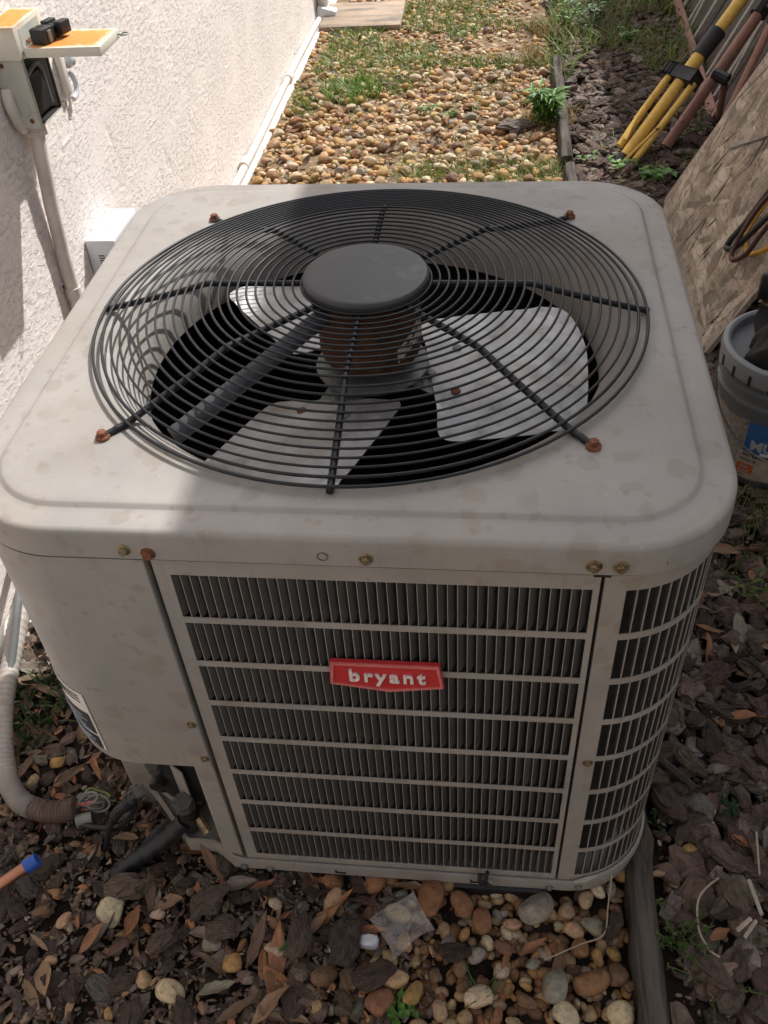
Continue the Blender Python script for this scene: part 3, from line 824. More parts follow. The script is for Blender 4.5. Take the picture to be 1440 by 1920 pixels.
def blade(ang):
    edge = spline([(.062, .085), (.10, .098), (.16, .108), (.215, .116), (.243, .118), (.262, .107), (.276, .075), (.284, .035), (.284, -.01), (.281, -.05), (.276, -.072), (.262, -.088), (.235, -.094), (.17, -.102), (.118, -.107), (.098, -.104), (.090, -.092), (.088, -.06), (.080, -.02), (.072, .03)], 5, True)
    bm = bmesh.new(); vs = [bm.verts.new((p.x, p.y, 0)) for p in edge]; f = bm.faces.new(vs)
    bmesh.ops.triangulate(bm, faces=bm.faces[:]); bmesh.ops.subdivide_edges(bm, edges=bm.edges[:], cuts=2, use_grid_fill=True)
    for v in bm.verts:
        x, y = v.co.x, v.co.y
        rib = .0022 * math.exp(-((math.hypot(x - .02, y) - .235) / .006) ** 2) + .002 * math.exp(-((math.hypot(x - .075, y + .01) - .055) / .012) ** 2)
        v.co.z = bz_(x, y) + rib
    bmesh.ops.recalc_face_normals(bm, faces=bm.faces[:])
    if sum(f.normal.z for f in bm.faces) < 0: bmesh.ops.reverse_faces(bm, faces=bm.faces[:])
    r = bmesh.ops.solidify(bm, geom=bm.faces[:], thickness=.0014)
    q = Matrix.Translation((CX, CY, 0)) @ Matrix.Rotation(ang, 4, 'Z')
    for v in bm.verts: v.co = q @ v.co
    g = G(); g.bm(bm); b = g.build('fan_blade', M_BLADE, ac, True, 40)
    for (x, y, m) in ((.112, .038, M_GALV), (.112, -.035, M_RUST), (.078, -.005, M_GALV)):
        p = q @ Vector((x, y, bz_(x, y) + .0014))
        G().lathe([(.0068, 0), (.006, .0018), (.0, .003)], 14, p).build('rivet', m, b)
    arm = [(.03, -.03), (.03, .03), (.075, .033), (.12, .05), (.128, .035), (.128, -.03), (.118, -.048), (.075, -.033)]
    V = []
    for d in (-.0022, -.004):
        for (x, y) in arm:
            p = q @ Vector((x, y, (bz_(x, y) if x > .07 else .668) + d)); V.append(p)
    n = len(arm); F = [tuple(range(n)), tuple(range(2 * n - 1, n - 1, -1))] + [(i, (i + 1) % n, n + (i + 1) % n, n + i) for i in range(n)]
    G().add(V, F).build('blade_arm', M_GALV, hb, False)
for k in range(3): blade(math.radians(1 + 120 * k))
# loose wires inside the opening
P = spline([(-.20, .17, .60), (-.215, .185, .64), (-.205, .20, .665), (-.19, .19, .64), (-.185, .17, .60)], 6)
G().tube(P, .003, 6).build('lead_wire', M_WIRE_W, ac)

# service valves and pipes in the recess
vb = G()
vb.tube([(-.278, .075, .085), (-.278, .028, .085)], .014, 12); vb.tube([(-.278, .04, .060), (-.278, .04, .122)], .013, 12)
v1 = vb.build('service_valve', M_VALVE, ac, True, 40)
G().hexbolt((-.278, .04, .120), (.05, -.15, 1), .0165, .016, .003, .0155).build('hex_cap', M_CAP, v1, True, 30)
G().tube([(-.262, .038, .090), (-.246, .022, .077)], .0075, 8).build('charging_port', M_BRASS, v1, True, 40)
vb = G(); vb.tube([(-.318, .090, .150), (-.318, .050, .150)], .011, 12); vb.tube([(-.318, .07, .135), (-.318, .07, .18)], .0105, 12)
v2 = vb.build('service_valve', M_VALVE, ac, True, 40)
G().hexbolt((-.318, .066, .178), (0, -.2, 1), .0125, .014, .003, .012).build('hex_cap', M_CAP, v2, True, 30)
G().hexbolt((-.334, .046, .150), (-.8, -.6, 0), .009, .012, .004, .009).build('hex_cap', M_CAP, v2, True, 30)
G().tube([(-.278, .06, .085), (-.255, .085, .094), (-.222, .115, .105)], .0115, 10).build('stub_pipe', M_BLACKRUB, v1)
G().tube([(-.318, .07, .15), (-.28, .095, .165), (-.25, .115, .175)], .0085, 10).build('stub_pipe', M_BLACKRUB, v2)
g = G(); g.box(-.345, -.262, .066, .068, .06, .20, .0, Matrix.Rotation(-.55, 3, 'Z'), (-.30, .067, 0)); g.build('valve_bracket', MP, ac, False)

pts = spline([(-.284, .034, .086), (-.310, .020, .062), (-.345, .002, .040), (-.372, -.012, .024), (-.392, -.022, .008), (-.41, -.03, -.02)], 6)
tag(G().tube(pts, .0135, 14, rfun=lambda t, i: .0135 + .0012 * math.sin(i * 1.7)).build('suction_line', M_BLACKRUB), 'thick black wrapped refrigerant pipe dropping from the lower valve into the mulch', 'pipe')
pts = spline([(-.338, .044, .150), (-.352, .036, .140), (-.366, .036, .118), (-.385, .036, .098), (-.402, .028, .07), (-.42, .02, .02), (-.43, .01, -.02)], 6)
tag(G().tube(pts, .0048, 10, rfun=lambda t, i: .0048 + .004 * (1 if 6 < i < 22 else 0)).build('liquid_line', M_BLACKRUB), 'thin black taped refrigerant pipe from the upper hex valve', 'pipe')
pts = spline([(-.33, .05, .03), (-.345, .03, .028), (-.365, -.0, .015), (-.38, -.02, -.01)], 5)
tag(G().tube(pts, .0105, 10).build('drain_stub', M_BLACKRUB), 'short black pipe stub half buried under the thick wrapped pipe', 'pipe')

pad = G(); pad.box(-.425, .37, .105, .80, -.03, .0035, .008)
pb = bmesh.new()
tag(pad.build('concrete_pad', M_CONC), 'lichen spotted concrete pad under the cabinet', 'pad')

# ------------------------------------------------------------------ things on the house wall
LX = -.713
db = thing('disconnect_box', 'old grey electrical disconnect box with rusty orange hood and open flap on the stucco wall', 'electrical box', (-.742, 1.15, .73))
g = G(); y0, y1, z0, z1 = 1.094, 1.206, .728, .905; t = .0025
g.box(XW + .003, LX, y0, y0 + t, z0, z1); g.box(XW + .003, LX, y1 - t, y1, z0, z1); g.box(XW + .003, LX, y0 + t, y1 - t, z0, z0 + t)
g.box(XW + .003, XW + .006, y0 + t, y1 - t, z0 + t, z1 - t)
g.box(LX - .0015, LX + .0005, y0 + t, y0 + .010, z0, .85); g.build('case', M_GREYBOX, db, False)
G().box(XW + .004, LX + .006, y0 - .008, y1 + .008, .8525, .9085, .002).build('hood', M_RUSTLID, db, True, 30)
G().box(LX + .0062, LX + .0066, y0 + .01, y1 - .01, .856, .9).build('hood_front', M_GREYBOX, db)
G().lathe([(.003, 0), (.003, .001)], 12, (LX + .0066, y0 + .07, .884), 'x').build('hood_hole', M_DARK, db)
for yy in (y0 + .012, y1 - .012):
    G().tube([(LX + .007, yy - .008, .8545), (LX + .007, yy + .008, .8545)], .003, 8).build('hinge', M_GREYBOX, db)
for (xx, zz) in ((XW + .018, .842), (XW + .045, .742)): G().hexbolt((xx, y0 - .0002, zz), (0, -1, 0), .0032, .002, .0008, .0045).build('screw', M_RUST, db, True, 30)
d0 = on(50, 78, 'z', .868); d1 = on(189, 87, 'z', .868); d2 = on(222, 46, 'z', .868)
XE = min(.0, float(d1[0])); 
fl = G(); fl.box(LX + .008, XE, y0 + .004, y1 + .004, .853, .8695, .0015).build('flap', M_RUSTLID, db, True, 30)
G().tube([(XE, y1 - .01, .862)] + [(XE + .012 + .008 * math.cos(a), y1 - .008 + .008 * math.sin(a), .862) for a in np.linspace(PI, 3 * PI, 14)], .0014, 6).build('flap_ring', M_STEELW, db)
g = G(); g.box(XW + .008, LX - .004, y0 + .006, y1 - .006, z0 + .004, .851); 
g = G(); g.box(XW + .007, XW + .012, y0 + .004, y1 - .004, z0 + .004, .85); g.box(XW + .012, LX - .001, y0 + .003, y1 - .003, z0 + .0028, z0 + .005); g.build('inner_plate', M_DARK, db, False)
G().box(XW + .012, LX - .006, y0 + .02, y1 - .022, z0 + .012, .815, .006).build('fuse_block', M_BLACKP, db)
G().tube(spline([(LX - .012, y0 + .03, .815), (LX - .006, y0 + .06, .826), (LX - .006, y1 - .03, .815), (LX - .008, y1 - .022, .78), (LX - .008, y1 - .02, .745)], 5), .0045, 8).build('inner_lead', M_WIRE_W, db)
G().box(LX - .002, LX + .0015, y1 - .008, y1 - .001, z0 + .005, .85, .0008).build('door_edge', M_BLACKP, db)
G().tube([(LX + .004 + .006 * math.cos(a), y1 + .002, z0 + .005 + .006 * math.sin(a)) for a in np.linspace(0, 2 * PI, 14)], .001, 6).build('wire_loop', M_STEELW, db)
G().lathe([(.016, 0), (.0165, -.0006), (.0155, -.0008), (.0150, -.0002)], 28, (XW + .032, y0 - .0004, .765), 'y', cap=False).build('knockout', M_GREYBOX, db)
g = G(); g.tube([(-.744, 1.13, .729), (-.744, 1.13, .712)], .020, 12); g.tube([(-.744, 1.13, .714), (-.744, 1.13, .704)], .023, 6); g.build('pipe_connector', M_CONDUIT, db, True, 40)
g = G(); g.tube(spline([(XW + .012, y0 + .002, .80), (XW + .014, y0 - .006, .775), (XW + .016, y0 + .0, .745), (XW + .02, y0 + .01, .722)], 5), .011, 10); g.build('side_nipple', M_CONDUIT, db)

fb = thing('fuse_pullout', 'black fuse pullout with copper prongs resting on the rusty open flap', 'fuse pullout', (LX + .04, y0 + .05, .8695))
rz = Matrix.Rotation(-.25, 3, 'Z'); pv = (LX + .045, y0 + .055, .87)
g = G(); g.box(LX + .028, LX + .058, y0 + .018, y0 + .052, .8698, .896, .002, rz, pv); g.build('body', M_BLACKP, fb, True, 30)
g = G(); g.box(LX + .036, LX + .050, y0 + .052, y0 + .095, .8698, .893, .002, rz, pv); g.build('handle', M_BLACKP, fb, True, 30)
g = G()
for (a, b) in ((.022, .058), (.052, .070)): g.box(LX + a, LX + a + .016, y0 + .062, y0 + .090, .876, .898, .002, rz, pv)
g.build('grip', M_BLACKP, fb, True, 30)
for (a, b, y_, z_) in ((.031, .044, .022, .8965), (.031, .044, .036, .8965), (.0385, .0475, .060, .8935), (.0385, .0475, .076, .8935)):
    g = G(); g.box(LX + a, LX + b, y0 + y_, y0 + y_ + .009, z_ - .004, z_ + .0003, 0, rz, pv); g.build('socket', M_COIL, fb, False)
g = G(); g.box(LX + .0575, LX + .0605, y0 + .030, y0 + .040, .872, .892, .001, rz, pv); g.build('latch', M_GALV, fb, False)
for k in range(4):
    g = G(); g.box(LX + .010, LX + .028, y0 + .021 + k * .008, y0 + .0245 + k * .008, .874, .877, 0, rz, pv); g.build('prong', M_COPPER, fb, False)

cd = thing('wall_conduit', 'pale painted conduit pipe running down the stucco wall from the electrical box', 'conduit', (-.754, 1.11, .5))
G().tube([(-.744, 1.13, .708), (-.7465, 1.124, .66), (-.752, 1.114, .57), (-.7555, 1.105, .46), (-.7555, 1.096, .34), (-.754, 1.088, .27)], .0148, 16).build('pipe', M_CONDUIT, cd)
G().tube([(-.7555, 1.099, .385), (-.7555, 1.097, .362)], .0172, 16).build('coupling', M_CONDUIT, cd)
G().box(XW + .001, XW + .004, 1.075, 1.14, .388, .402, .001).build('strap', M_CONDUIT, cd)
G().lathe([(.004, 0), (.0035, .002)], 10, (XW + .004, 1.082, .395), 'x').build('strap_screw', M_RUST, cd)

wb = thing('white_wall_box', 'small glossy white plastic box with square vents on the stucco wall behind the cabinet', 'utility box', (-.74, 1.34, .30))
bx0, bx1, by0, by1, bz0, bz1 = XW + .001, -.699, 1.246, 1.415, .10, .42
G().box(bx0, bx1, by0, by1, bz0, bz1, .006).build('case', M_WHITE, wb, True, 35)
for i in range(2):
    for k in range(2):
        xa = bx0 + .026 + i * .018; za = bz1 - .056 - k * .026
        G().box(xa, xa + .013, by0 - .0008, by0 + .001, za, za + .020, .0).build('vent', M_STICKB, wb, False)
        for q in range(3): G().box(xa, xa + .013, by0 - .0016, by0 - .0009, za + .003 + q * .006, za + .0055 + q * .006).build('vent_slat', M_WHITE, wb, False)
g = G(); g.box(bx1 - .0005, bx1 + .002, by0 + .055, by0 + .085, bz1 - .03, bz1 - .022, .0006); g.box(bx1 - .0005, bx1 + .003, by0 + .02, by0 + .032, bz1 - .045, bz1 - .036, .0008); g.build('clip', M_WHITE, wb)
for (dx, dy) in ((.02, .145), (.055, .135), (.035, .06)): G().lathe([(.0022, 0), (.0020, .0004)], 10, (bx0 + dx, by0 + dy, bz1)).build('pin_hole', M_GALV, wb)

sp = thing('wall_cable_clip', 'small white plastic cable outlet with hook on the stucco wall right of the electrical box', 'cable outlet', (XW, 1.31, .80))
q = on(124, 130, 'x', XW + .01); 
G().box(XW + .001, XW + .016, q[1] - .028, q[1] - .006, q[2] - .045, q[2] + .04, .004).build('plate', M_PVC, sp)
G().lathe([(.018, 0), (.018, .012), (.012, .024), (.004, .028)], 20, (XW + .002, q[1] + .014, q[2] + .016), 'x').build('cap', M_WHITE, sp)
G().tube(spline([(XW + .012, q[1] + .012, q[2] - .01), (XW + .014, q[1] + .02, q[2] - .035), (XW + .014, q[1] + .01, q[2] - .052), (XW + .012, q[1] - .008, q[2] - .058)], 5), .006, 8).build('hook', M_WHITE, sp)

# ------------------------------------------------------------------ conduit and copper on the left
fx = thing('flexible_conduit', 'pale ribbed flexible conduit curving over the leaf litter with wires at its open end', 'conduit', (-.6, .1, .03))
path = spline([(-.752, 1.08, .275), (-.748, 1.0, .20), (-.738, .80, .135), (-.722, .55, .09), (-.700, .37, .062), (-.672, .235, .045), (-.628, .130, .034), (-.588, .082, .030), (-.552, .066, .029)], 34)
n = len(path)
G().tube(path, .018, 14, rfun=lambda t, i: .0168 + .0014 * math.sin(i * 2.1)).build('ribbed_tube', M_FLEX, fx, True, 80)
p2 = spline([(-.558, .068, .029), (-.53, .063, .030), (-.505, .064, .032), (-.482, .069, .036)], 22)
G().tube(p2, .0165, 14, rfun=lambda t, i: .0172 + .0013 * math.sin(i * 1.9)).build('muddy_sleeve', M_MUD, fx, True, 80)
G().tube([(-.476, .050, .028), (-.452, .058, .030)], .0115, 12).build('grey_ferrule', M_GALV, fx)
for k in range(6):
    rk = random.Random(k + 40); a = rk.uniform(.012, .024); cx_, cy_, cz_ = -.455 + rk.uniform(-.012, .012), .085 + rk.uniform(-.01, .01), .040 + rk.uniform(0, .012)
    P = [(-.482, .070, .036)] + [(cx_ + a * math.cos(u) * 1.1, cy_ + a * math.sin(u) * .5, cz_ + a * .55 * math.sin(u + k)) for u in np.linspace(2.6, -2.6, 9)]
    G().tube(spline(P, 4), .0021, 6).build('wire', [M_WIRE_W, M_WIRE_W, M_WIRE_R, M_WIRE_W, M_WIRE_G, M_WIRE_W][k], fx)
tag(G().tube(spline([(-.47, .045, .03), (-.44, .040, .034), (-.40, .038, .045), (-.37, .034, .085), (-.352, .036, .125)], 8), .0042, 8).build('control_cable', M_BLACKRUB), 'thin black cable from the flexible conduit end up to the valves', 'cable')
cu = thing('copper_pipe', 'cut copper pipe with a bright blue end cap at the left edge', 'pipe', (-.55, -.05, .04))
A = Vector(on(66, 1614, 'z', .055)); B = Vector(on(-60, 1700, 'z', .03)); D = (A - B).normalized()
G().tube([B - D * .1, A], .0090, 20).build('tube', M_COPPER, cu)
G().tube([A - D * .016, A + D * .004], .0108, 20).build('end_cap', M_BLUE, cu, True, 40)
tag(G().tube(spline([(-.74, .72, .20), (-.72, .55, .16), (-.69, .42, .13), (-.69, .28, .04), (-.73, .18, .01)], 8), .008, 8).build('grey_hose', M_WIRE_W), 'thin grey hose dropping beside the flexible conduit', 'hose')

# ------------------------------------------------------------------ leaning board, bucket, poles on the right
OB = Vector((.690, 0, .005)); TH = math.radians(27.0); LU = Vector((math.sin(TH), 0, math.cos(TH))); LN = Vector((-math.cos(TH), 0, math.sin(TH)))
OY0, OY1, OLEN = 1.42, 2.30, 1.28
ob_ = thing('strand_board', 'big weathered strand board sheet leaning at a slant beside the cabinet', 'board', (.70, 1.86, .0))
def obp(y, l, d): return OB + Vector((0, y, 0)) + LU * l + LN * d
g = G(); rb = random.Random(5)
ed = [(OY0, l) for l in np.linspace(0, OLEN, 14)] + [(OY1, l) for l in np.linspace(OLEN, 0, 14)]
ed = [(y + rb.uniform(-.003, .003), l + rb.uniform(-.003, .003)) for y, l in ed]
g.prism(ed, lambda u, v, t: tuple(obp(u, v, t)), -.012, 0); g.build('sheet', M_OSB, ob_, False)
mo_ = [osb_mat('strand_pale', 1.2), osb_mat('strand_mid', .85), osb_mat('strand_dark', .58)]
SG = [G(), G(), G()]
for i in range(900):
    y = rb.uniform(OY0 + .02, OY1 - .02); l = rb.uniform(.02, OLEN - .02); a = rb.gauss(0, .75) + (1.3 if rb.random() < .35 else 0); L_ = rb.uniform(.04, .17); w = rb.uniform(.012, .050); h = rb.uniform(.0003, .0014)
    q = [(-L_, -w * .4), (-L_ * .5, -w), (L_ * .6, -w * .8), (L_, w * .2), (L_ * .5, w), (-L_ * .7, w * .7)]
    q = [(u * .5 + rb.uniform(-.003, .003), v * .5 + rb.uniform(-.002, .002)) for u, v in q]; c, s_ = math.cos(a), math.sin(a)
    pts_ = [(y + u * s_ + v * c, l + u * c - v * s_) for u, v in q]
    if all(OY0 < p[0] < OY1 and 0 < p[1] < OLEN for p in pts_):
        SG[rb.choice([0, 0, 1, 1, 2])].prism(pts_, lambda u, v, t: tuple(obp(u, v, t)), .0001, h)
for sgi, m in zip(SG, mo_): tag(sgi.build('wood_strand', m, ob_, False), kind='stuff')
gc = G()
for i in range(46):
    y = rb.uniform(OY0 + .03, OY1 - .03); l = rb.uniform(.04, OLEN - .1); a = rb.gauss(.0, .35); L_ = rb.uniform(.03, .15); w = rb.uniform(.0012, .0035)
    c, s_ = math.cos(a), math.sin(a)
    gc.prism([(y - L_ / 2 * s_, l - L_ / 2 * c), (y + w * c, l - w * s_), (y + L_ / 2 * s_, l + L_ / 2 * c), (y - w * c, l + w * s_)], lambda u, v, t: tuple(obp(u, v, t)), .0001, .0019)
tag(gc.build('wood_crack', M_DARK, ob_, False), kind='stuff')
tag(G().tube(spline([tuple(obp(y, l, .006)) for y, l in ((2.08, .30), (2.02, .34), (1.93, .40), (1.84, .47), (1.70, .60), (1.6, .9))], 5), .0028, 6).build('dangling_cord', M_WIRE_W), 'thin grey cord hanging down the face of the strand board', 'cord')

def loop(name, P, r, m, label):
    tag(G().tube(spline(P, 8), r, 10).build(name, m), label, 'cable', 'cable loops hanging over the strand board')
def ob_at(px, py, d=.03):
    """place on a plane held d in front of the board that is seen at a pixel"""
    o = Vector(CAM); dd = Vector(ray(px, py)); p0 = obp(OY0, 0, d); t = (p0 - o).dot(LN) / dd.dot(LN); return tuple(o + dd * t)
loop('cable', [ob_at(1475, 330, .04), ob_at(1440, 362, .03), ob_at(1400, 415, .025), ob_at(1368, 452, .02), ob_at(1363, 466, .02), ob_at(1378, 464, .03), ob_at(1410, 435, .04), ob_at(1442, 405, .045), ob_at(1480, 380, .05)], .0075, M_BLACKRUB, 'dark green black cable loop hanging at the right edge over the strand board')
loop('cable', [ob_at(1470, 340, .06), ob_at(1430, 380, .05), ob_at(1395, 430, .045), ob_at(1372, 475, .04), ob_at(1377, 488, .04), ob_at(1400, 475, .05), ob_at(1430, 435, .06), ob_at(1475, 385, .07)], .0062, plain('dark_red_cable', (.06, .016, .018), .45), 'dark red cable loop hanging lowest over the strand board')
loop('cable', [ob_at(1465, 340, .03), ob_at(1432, 385, .022), ob_at(1405, 425, .02), ob_at(1396, 455, .02), ob_at(1405, 474, .02), ob_at(1425, 473, .025), ob_at(1445, 462, .03), ob_at(1480, 440, .04)], .0068, plain('orange_yellow_cable', (.55, .29, .03), .5), 'orange yellow cable loop hanging over the strand board')

BK = Vector((.768, 1.032, 0)); BH, BRT, BRB = .30, .141, .122
bu = thing('bucket', 'grey plastic bucket with lid and blue paint label beside the cabinet', 'bucket', BK)
def rbk(z): return BRB + (BRT - .012 - BRB) * z / BH
pr = [(.0, .004), (BRB - .006, .004), (BRB, .012), (rbk(.20), .200), (rbk(.208) + .009, .206), (rbk(.212) + .009, .213), (rbk(.215) + .002, .216), (rbk(.238) + .002, .238), (rbk(.24) + .011, .240), (rbk(.246) + .011, .247), (rbk(.25) + .003, .25), (rbk(.27) + .003, .27), (rbk(.27) - .004, .27), (.10, .26)]
G().lathe(pr, 64, BK, cap=False).build('body', M_BUCKET, bu, True, 40)
pr = [(BRT - .004, .262), (BRT + .001, .264), (BRT + .001, .286), (BRT - .001, .297), (BRT - .006, .3005), (BRT - .012, .3005), (BRT - .0165, .297), (BRT - .019, .281), (BRT - .025, .2785), (.0, .2785)]
lid = G().lathe(pr, 64, BK, cap=False).build('lid', M_LID, bu, True, 40)
for a in np.arange(0, 2 * PI, .30):
    c = BK + Vector((math.cos(a) * (BRT + .0012), math.sin(a) * (BRT + .0012), .272)); q = Matrix.Rotation(a, 3, 'Z')
    g = G(); g.box(c.x - .0012, c.x + .0012, c.y - .003, c.y + .003, c.z - .012, c.z + .011, 0, q, c); g.build('lid_slit', M_DARK, lid, False)
def wrap(V, z0, a0, off):
    """flat (u right, v up) to the bucket's side, a0 the heading of u = 0, seen from outside"""
    out = []
    for (u, v) in V:
        z = z0 + v; r = rbk(z) + off; a = a0 + u / r; out.append((BK.x + r * math.cos(a), BK.y + r * math.sin(a), z))
    return out
def patch(name, m, u0, u1, v0, v1, off, parent, a0, nu=10, jag=0):
    V = []; F = []; rj = random.Random(int(u0 * 1e4))
    for i in range(nu + 1):
        u = u0 + (u1 - u0) * i / nu; V += [(u, v0 + rj.uniform(-jag, jag)), (u, v1 + rj.uniform(-jag, jag))]
    for i in range(nu): F.append((2 * i, 2 * i + 2, 2 * i + 3, 2 * i + 1))
    g = G(); g.add(wrap(V, 0, a0, off), F); return g.build(name, m, parent)
A0 = math.radians(231)
lb = patch('paint_label', M_LABELW, -.135, .20, .028, .172, .0007, bu, A0, 22, .003)
patch('label_blue', M_LABELB, -.002, .16, .098, .174, .0013, lb, A0, 12)
patch('label_orange', M_LABELO, -.008, .028, .042, .066, .0013, lb, A0, 5)
patch('label_band', M_LABELW, -.012, .16, .030, .0965, .0010, lb, A0, 12).data.materials[0] = plain('label_band_paper', (.36, .31, .25), .8, 0, .25, 60)
def ltext(s_, size, u, v, m, bold=.0):
    V, F = text_mesh(s_, size, 0, bold, 'LEFT'); g = G(); g.add(wrap([(p.x + u, p.y + v) for p in V], 0, A0, .0019), F); g.build('lettering', m, lb, False)
ltext('MU', .034, .010, .117, M_PRINTL, .0012)
ltext('INTERIOR', .0125, .0, .0905, M_PRINT, .0003)
ltext('WALL &', .0095, -.004, .0775, M_PRINT, .0002)
ltext('SEMI', .0085, .0, .058, M_PRINTL, .0001); ltext('GLOSS', .0085, -.003, .0475, M_PRINTL, .0001)
ltext('42-910', .0075, -.010, .0365, M_PRINT, .0001)
patch('torn_paper', M_WHITE, .035, .075, .100, .108, .006, bu, A0, 4)
ha = math.radians(185); c1 = BK + Vector((math.cos(ha) * (BRT + .002), math.sin(ha) * (BRT + .002), .232))
hb2 = ha + PI; c2 = BK + Vector((math.cos(hb2) * (BRT + .002), math.sin(hb2) * (BRT + .002), .232))
P = []
for t in np.linspace(0, 1, 15):
    a = ha + PI * t; drop = math.sin(PI * t) ** .8; P.append((BK.x + math.cos(a) * (BRT + .006), BK.y + math.sin(a) * (BRT + .006), .232 - .135 * drop))
G().tube(spline([tuple(c1)] + P + [tuple(c2)], 3), .0017, 7).build('wire_handle', M_STEELW, bu)

# dark cloth bag slumped over the lid and wall of board
def cloth(name, ctr, sx, sy, h, m, label, seed, up=0.0):
    n = 30; V = []; F = []; rc = np.random.RandomState(seed)
    for i in range(n + 1):
        for j in range(n * 2):
            a = 2 * PI * j / (2 * n); t = i / n; r = math.sin(t * PI / 2) ** .8
            f = 1 + .20 * math.sin(3 * a + seed + 2 * t) + .12 * math.sin(7 * a + 3 * t) + .06 * math.sin(13 * a - 5 * t + seed)
            z = h * (1 - t ** 1.6) * (1 + .18 * math.sin(4 * a + 6 * t) + .12 * math.sin(9 * a + 9 * t))
            V.append((ctr[0] + sx * r * f * math.cos(a) + up * z, ctr[1] + sy * r * f * math.sin(a), ctr[2] + max(0, z)))
    for i in range(n):
        for j in range(2 * n): k = (j + 1) % (2 * n); F.append((i * 2 * n + j, (i + 1) * 2 * n + j, (i + 1) * 2 * n + k, i * 2 * n + k))
    return tag(link(name, new_mesh(name, V, F, m, True)), label, 'bag')
cloth('cloth_bag', (BK.x + .018, BK.y - .028, .280), .098, .085, .10, M_CLOTH, 'slumped dark brown cloth bag lying on the grey bucket lid', 3)
stp = [(.722, 1.03, .285), (.705, 1.05, .31), (.715, 1.09, .345), (.742, 1.12, .40), (.765, 1.14, .455), (.81, 1.15, .51), (.88, 1.14, .53)]
st_ = thing('bag_strap', 'twisted dark strap rising from the bucket lid with a black buckle', 'strap', (.79, 1.15, .4))
pts_ = spline(stp, 8); V = []; F = []
for i, p in enumerate(pts_):
    a = .8 * math.sin(i * .22); w = Vector((math.cos(a), -math.sin(a) * .8, .25)) * .019; nn_ = Vector((0, .0025, .0025))
    V += [p - w, p + w, p + w + nn_, p - w + nn_]
for i in range(len(pts_) - 1):
    for k in range(4): F.append((i * 4 + k, i * 4 + (k + 1) % 4, (i + 1) * 4 + (k + 1) % 4, (i + 1) * 4 + k))
G().add(V, F).build('webbing', M_CLOTH, st_)
bk = Vector(on(1434, 535, 'y', 1.10))
g = G(); g.box(bk.x - .010, bk.x + .020, bk.y - .006, bk.y + .008, bk.z - .030, bk.z + .026, .005); g.build('buckle', M_BLACKP, st_)
g = G(); g.tube([(bk.x - .004, bk.y - .008, bk.z - .03), (bk.x + .01, bk.y - .008, bk.z - .042), (bk.x + .02, bk.y - .006, bk.z - .03)], .004, 8); g.build('brass_ring', M_BRASS, st_)

# folded work light stand: yellow mast, collar, hub and legs, leaning on the fence side
def along(a, b, t): return a + (b - a) * t
F0 = Vector((.585, 2.60, .02)); T0 = Vector((.975, 2.93, .452)); DV = (T0 - F0).normalized(); EX = Vector((1, 0, 0)); SDV = DV.cross(Vector((0, 0, 1))).normalized(); NDV = SDV.cross(DV)
ts = thing('light_stand', 'folded yellow tripod light stand leaning over the bark with black clamps', 'tripod stand', F0)
def pos(l, a=0, b=0): return F0 + DV * l + SDV * a + NDV * b
lsc = (T0 - F0).length
def pl(px, py):   # length along the mast at a pixel
    best = min(((Vector(((p - Vector(CAM)).dot(Vector(RT)) / (p - Vector(CAM)).dot(Vector(FW)) * FPX + 720, 960 - (p - Vector(CAM)).dot(Vector(UP)) / (p - Vector(CAM)).dot(Vector(FW)) * FPX)) - Vector((px, py))).length, l) for l in np.linspace(0, 1.2, 241) for p in [pos(l)])
    return best[1]
lc1, lc2, lh = pl(1322, 100), pl(1340, 80), pl(1292, 150)
G().tube([pos(0), pos(lh + .02)], .0200, 16).build('lower_tube', M_YELLOW, ts)
G().tube([pos(lh), pos(lc1)], .0225, 16).build('middle_tube', M_YELLOW, ts)
G().tube([pos(lc1 - .02), pos(lc2 + .035)], .0300, 14, rfun=lambda t, i: .030 if i else .028).build('collar', M_BLACKP, ts)
G().tube([pos(lc2), pos(1.35)], .0205, 16).build('mast', M_YELLOW, ts)
G().tube([pos(-.012), pos(.03)], .0235, 14).build('foot_cap', M_BLACKP, ts)
g = G(); R3 = Matrix((SDV, NDV, DV)).transposed()
def obox(g, l, a, b, hl, ha_, hb_): 
    bm = bmesh.new(); bmesh.ops.create_cube(bm, size=1)
    for v in bm.verts: v.co = pos(l, a, b) + R3 @ Vector((v.co.x * 2 * ha_, v.co.y * 2 * hb_, v.co.z * 2 * hl))
    bmesh.ops.bevel(bm, geom=bm.edges[:], offset=.004, segments=2, affect='EDGES', profile=.5); g.bm(bm)
obox(g, lh, .0, 0, .022, .055, .026); obox(g, lh + .005, -.055, .004, .02, .015, .022); g.build('leg_hub', M_BLACKP, ts, True, 30)
for (a, b, l0, c) in ((-.046, .012, .05, -.004), (.050, -.004, -.02, .0)):
    G().tube([pos(lh - .01, a, b), pos(l0 + .14, a * .93 + c, b), pos(l0, a * .82, b)], .0125, 12).build('leg', M_YELLOW, ts)
    G().tube([pos(lh - .19, a, b + .012), pos(l0 + .02, a * .4, b + .018)], .006, 6).build('brace', M_YELLOW, ts)
    G().lathe([(.007, 0), (.006, .004), (.0, .005)], 10, pos(lh - .2, a, b + .012)).build('rivet', M_BLACKP, ts)

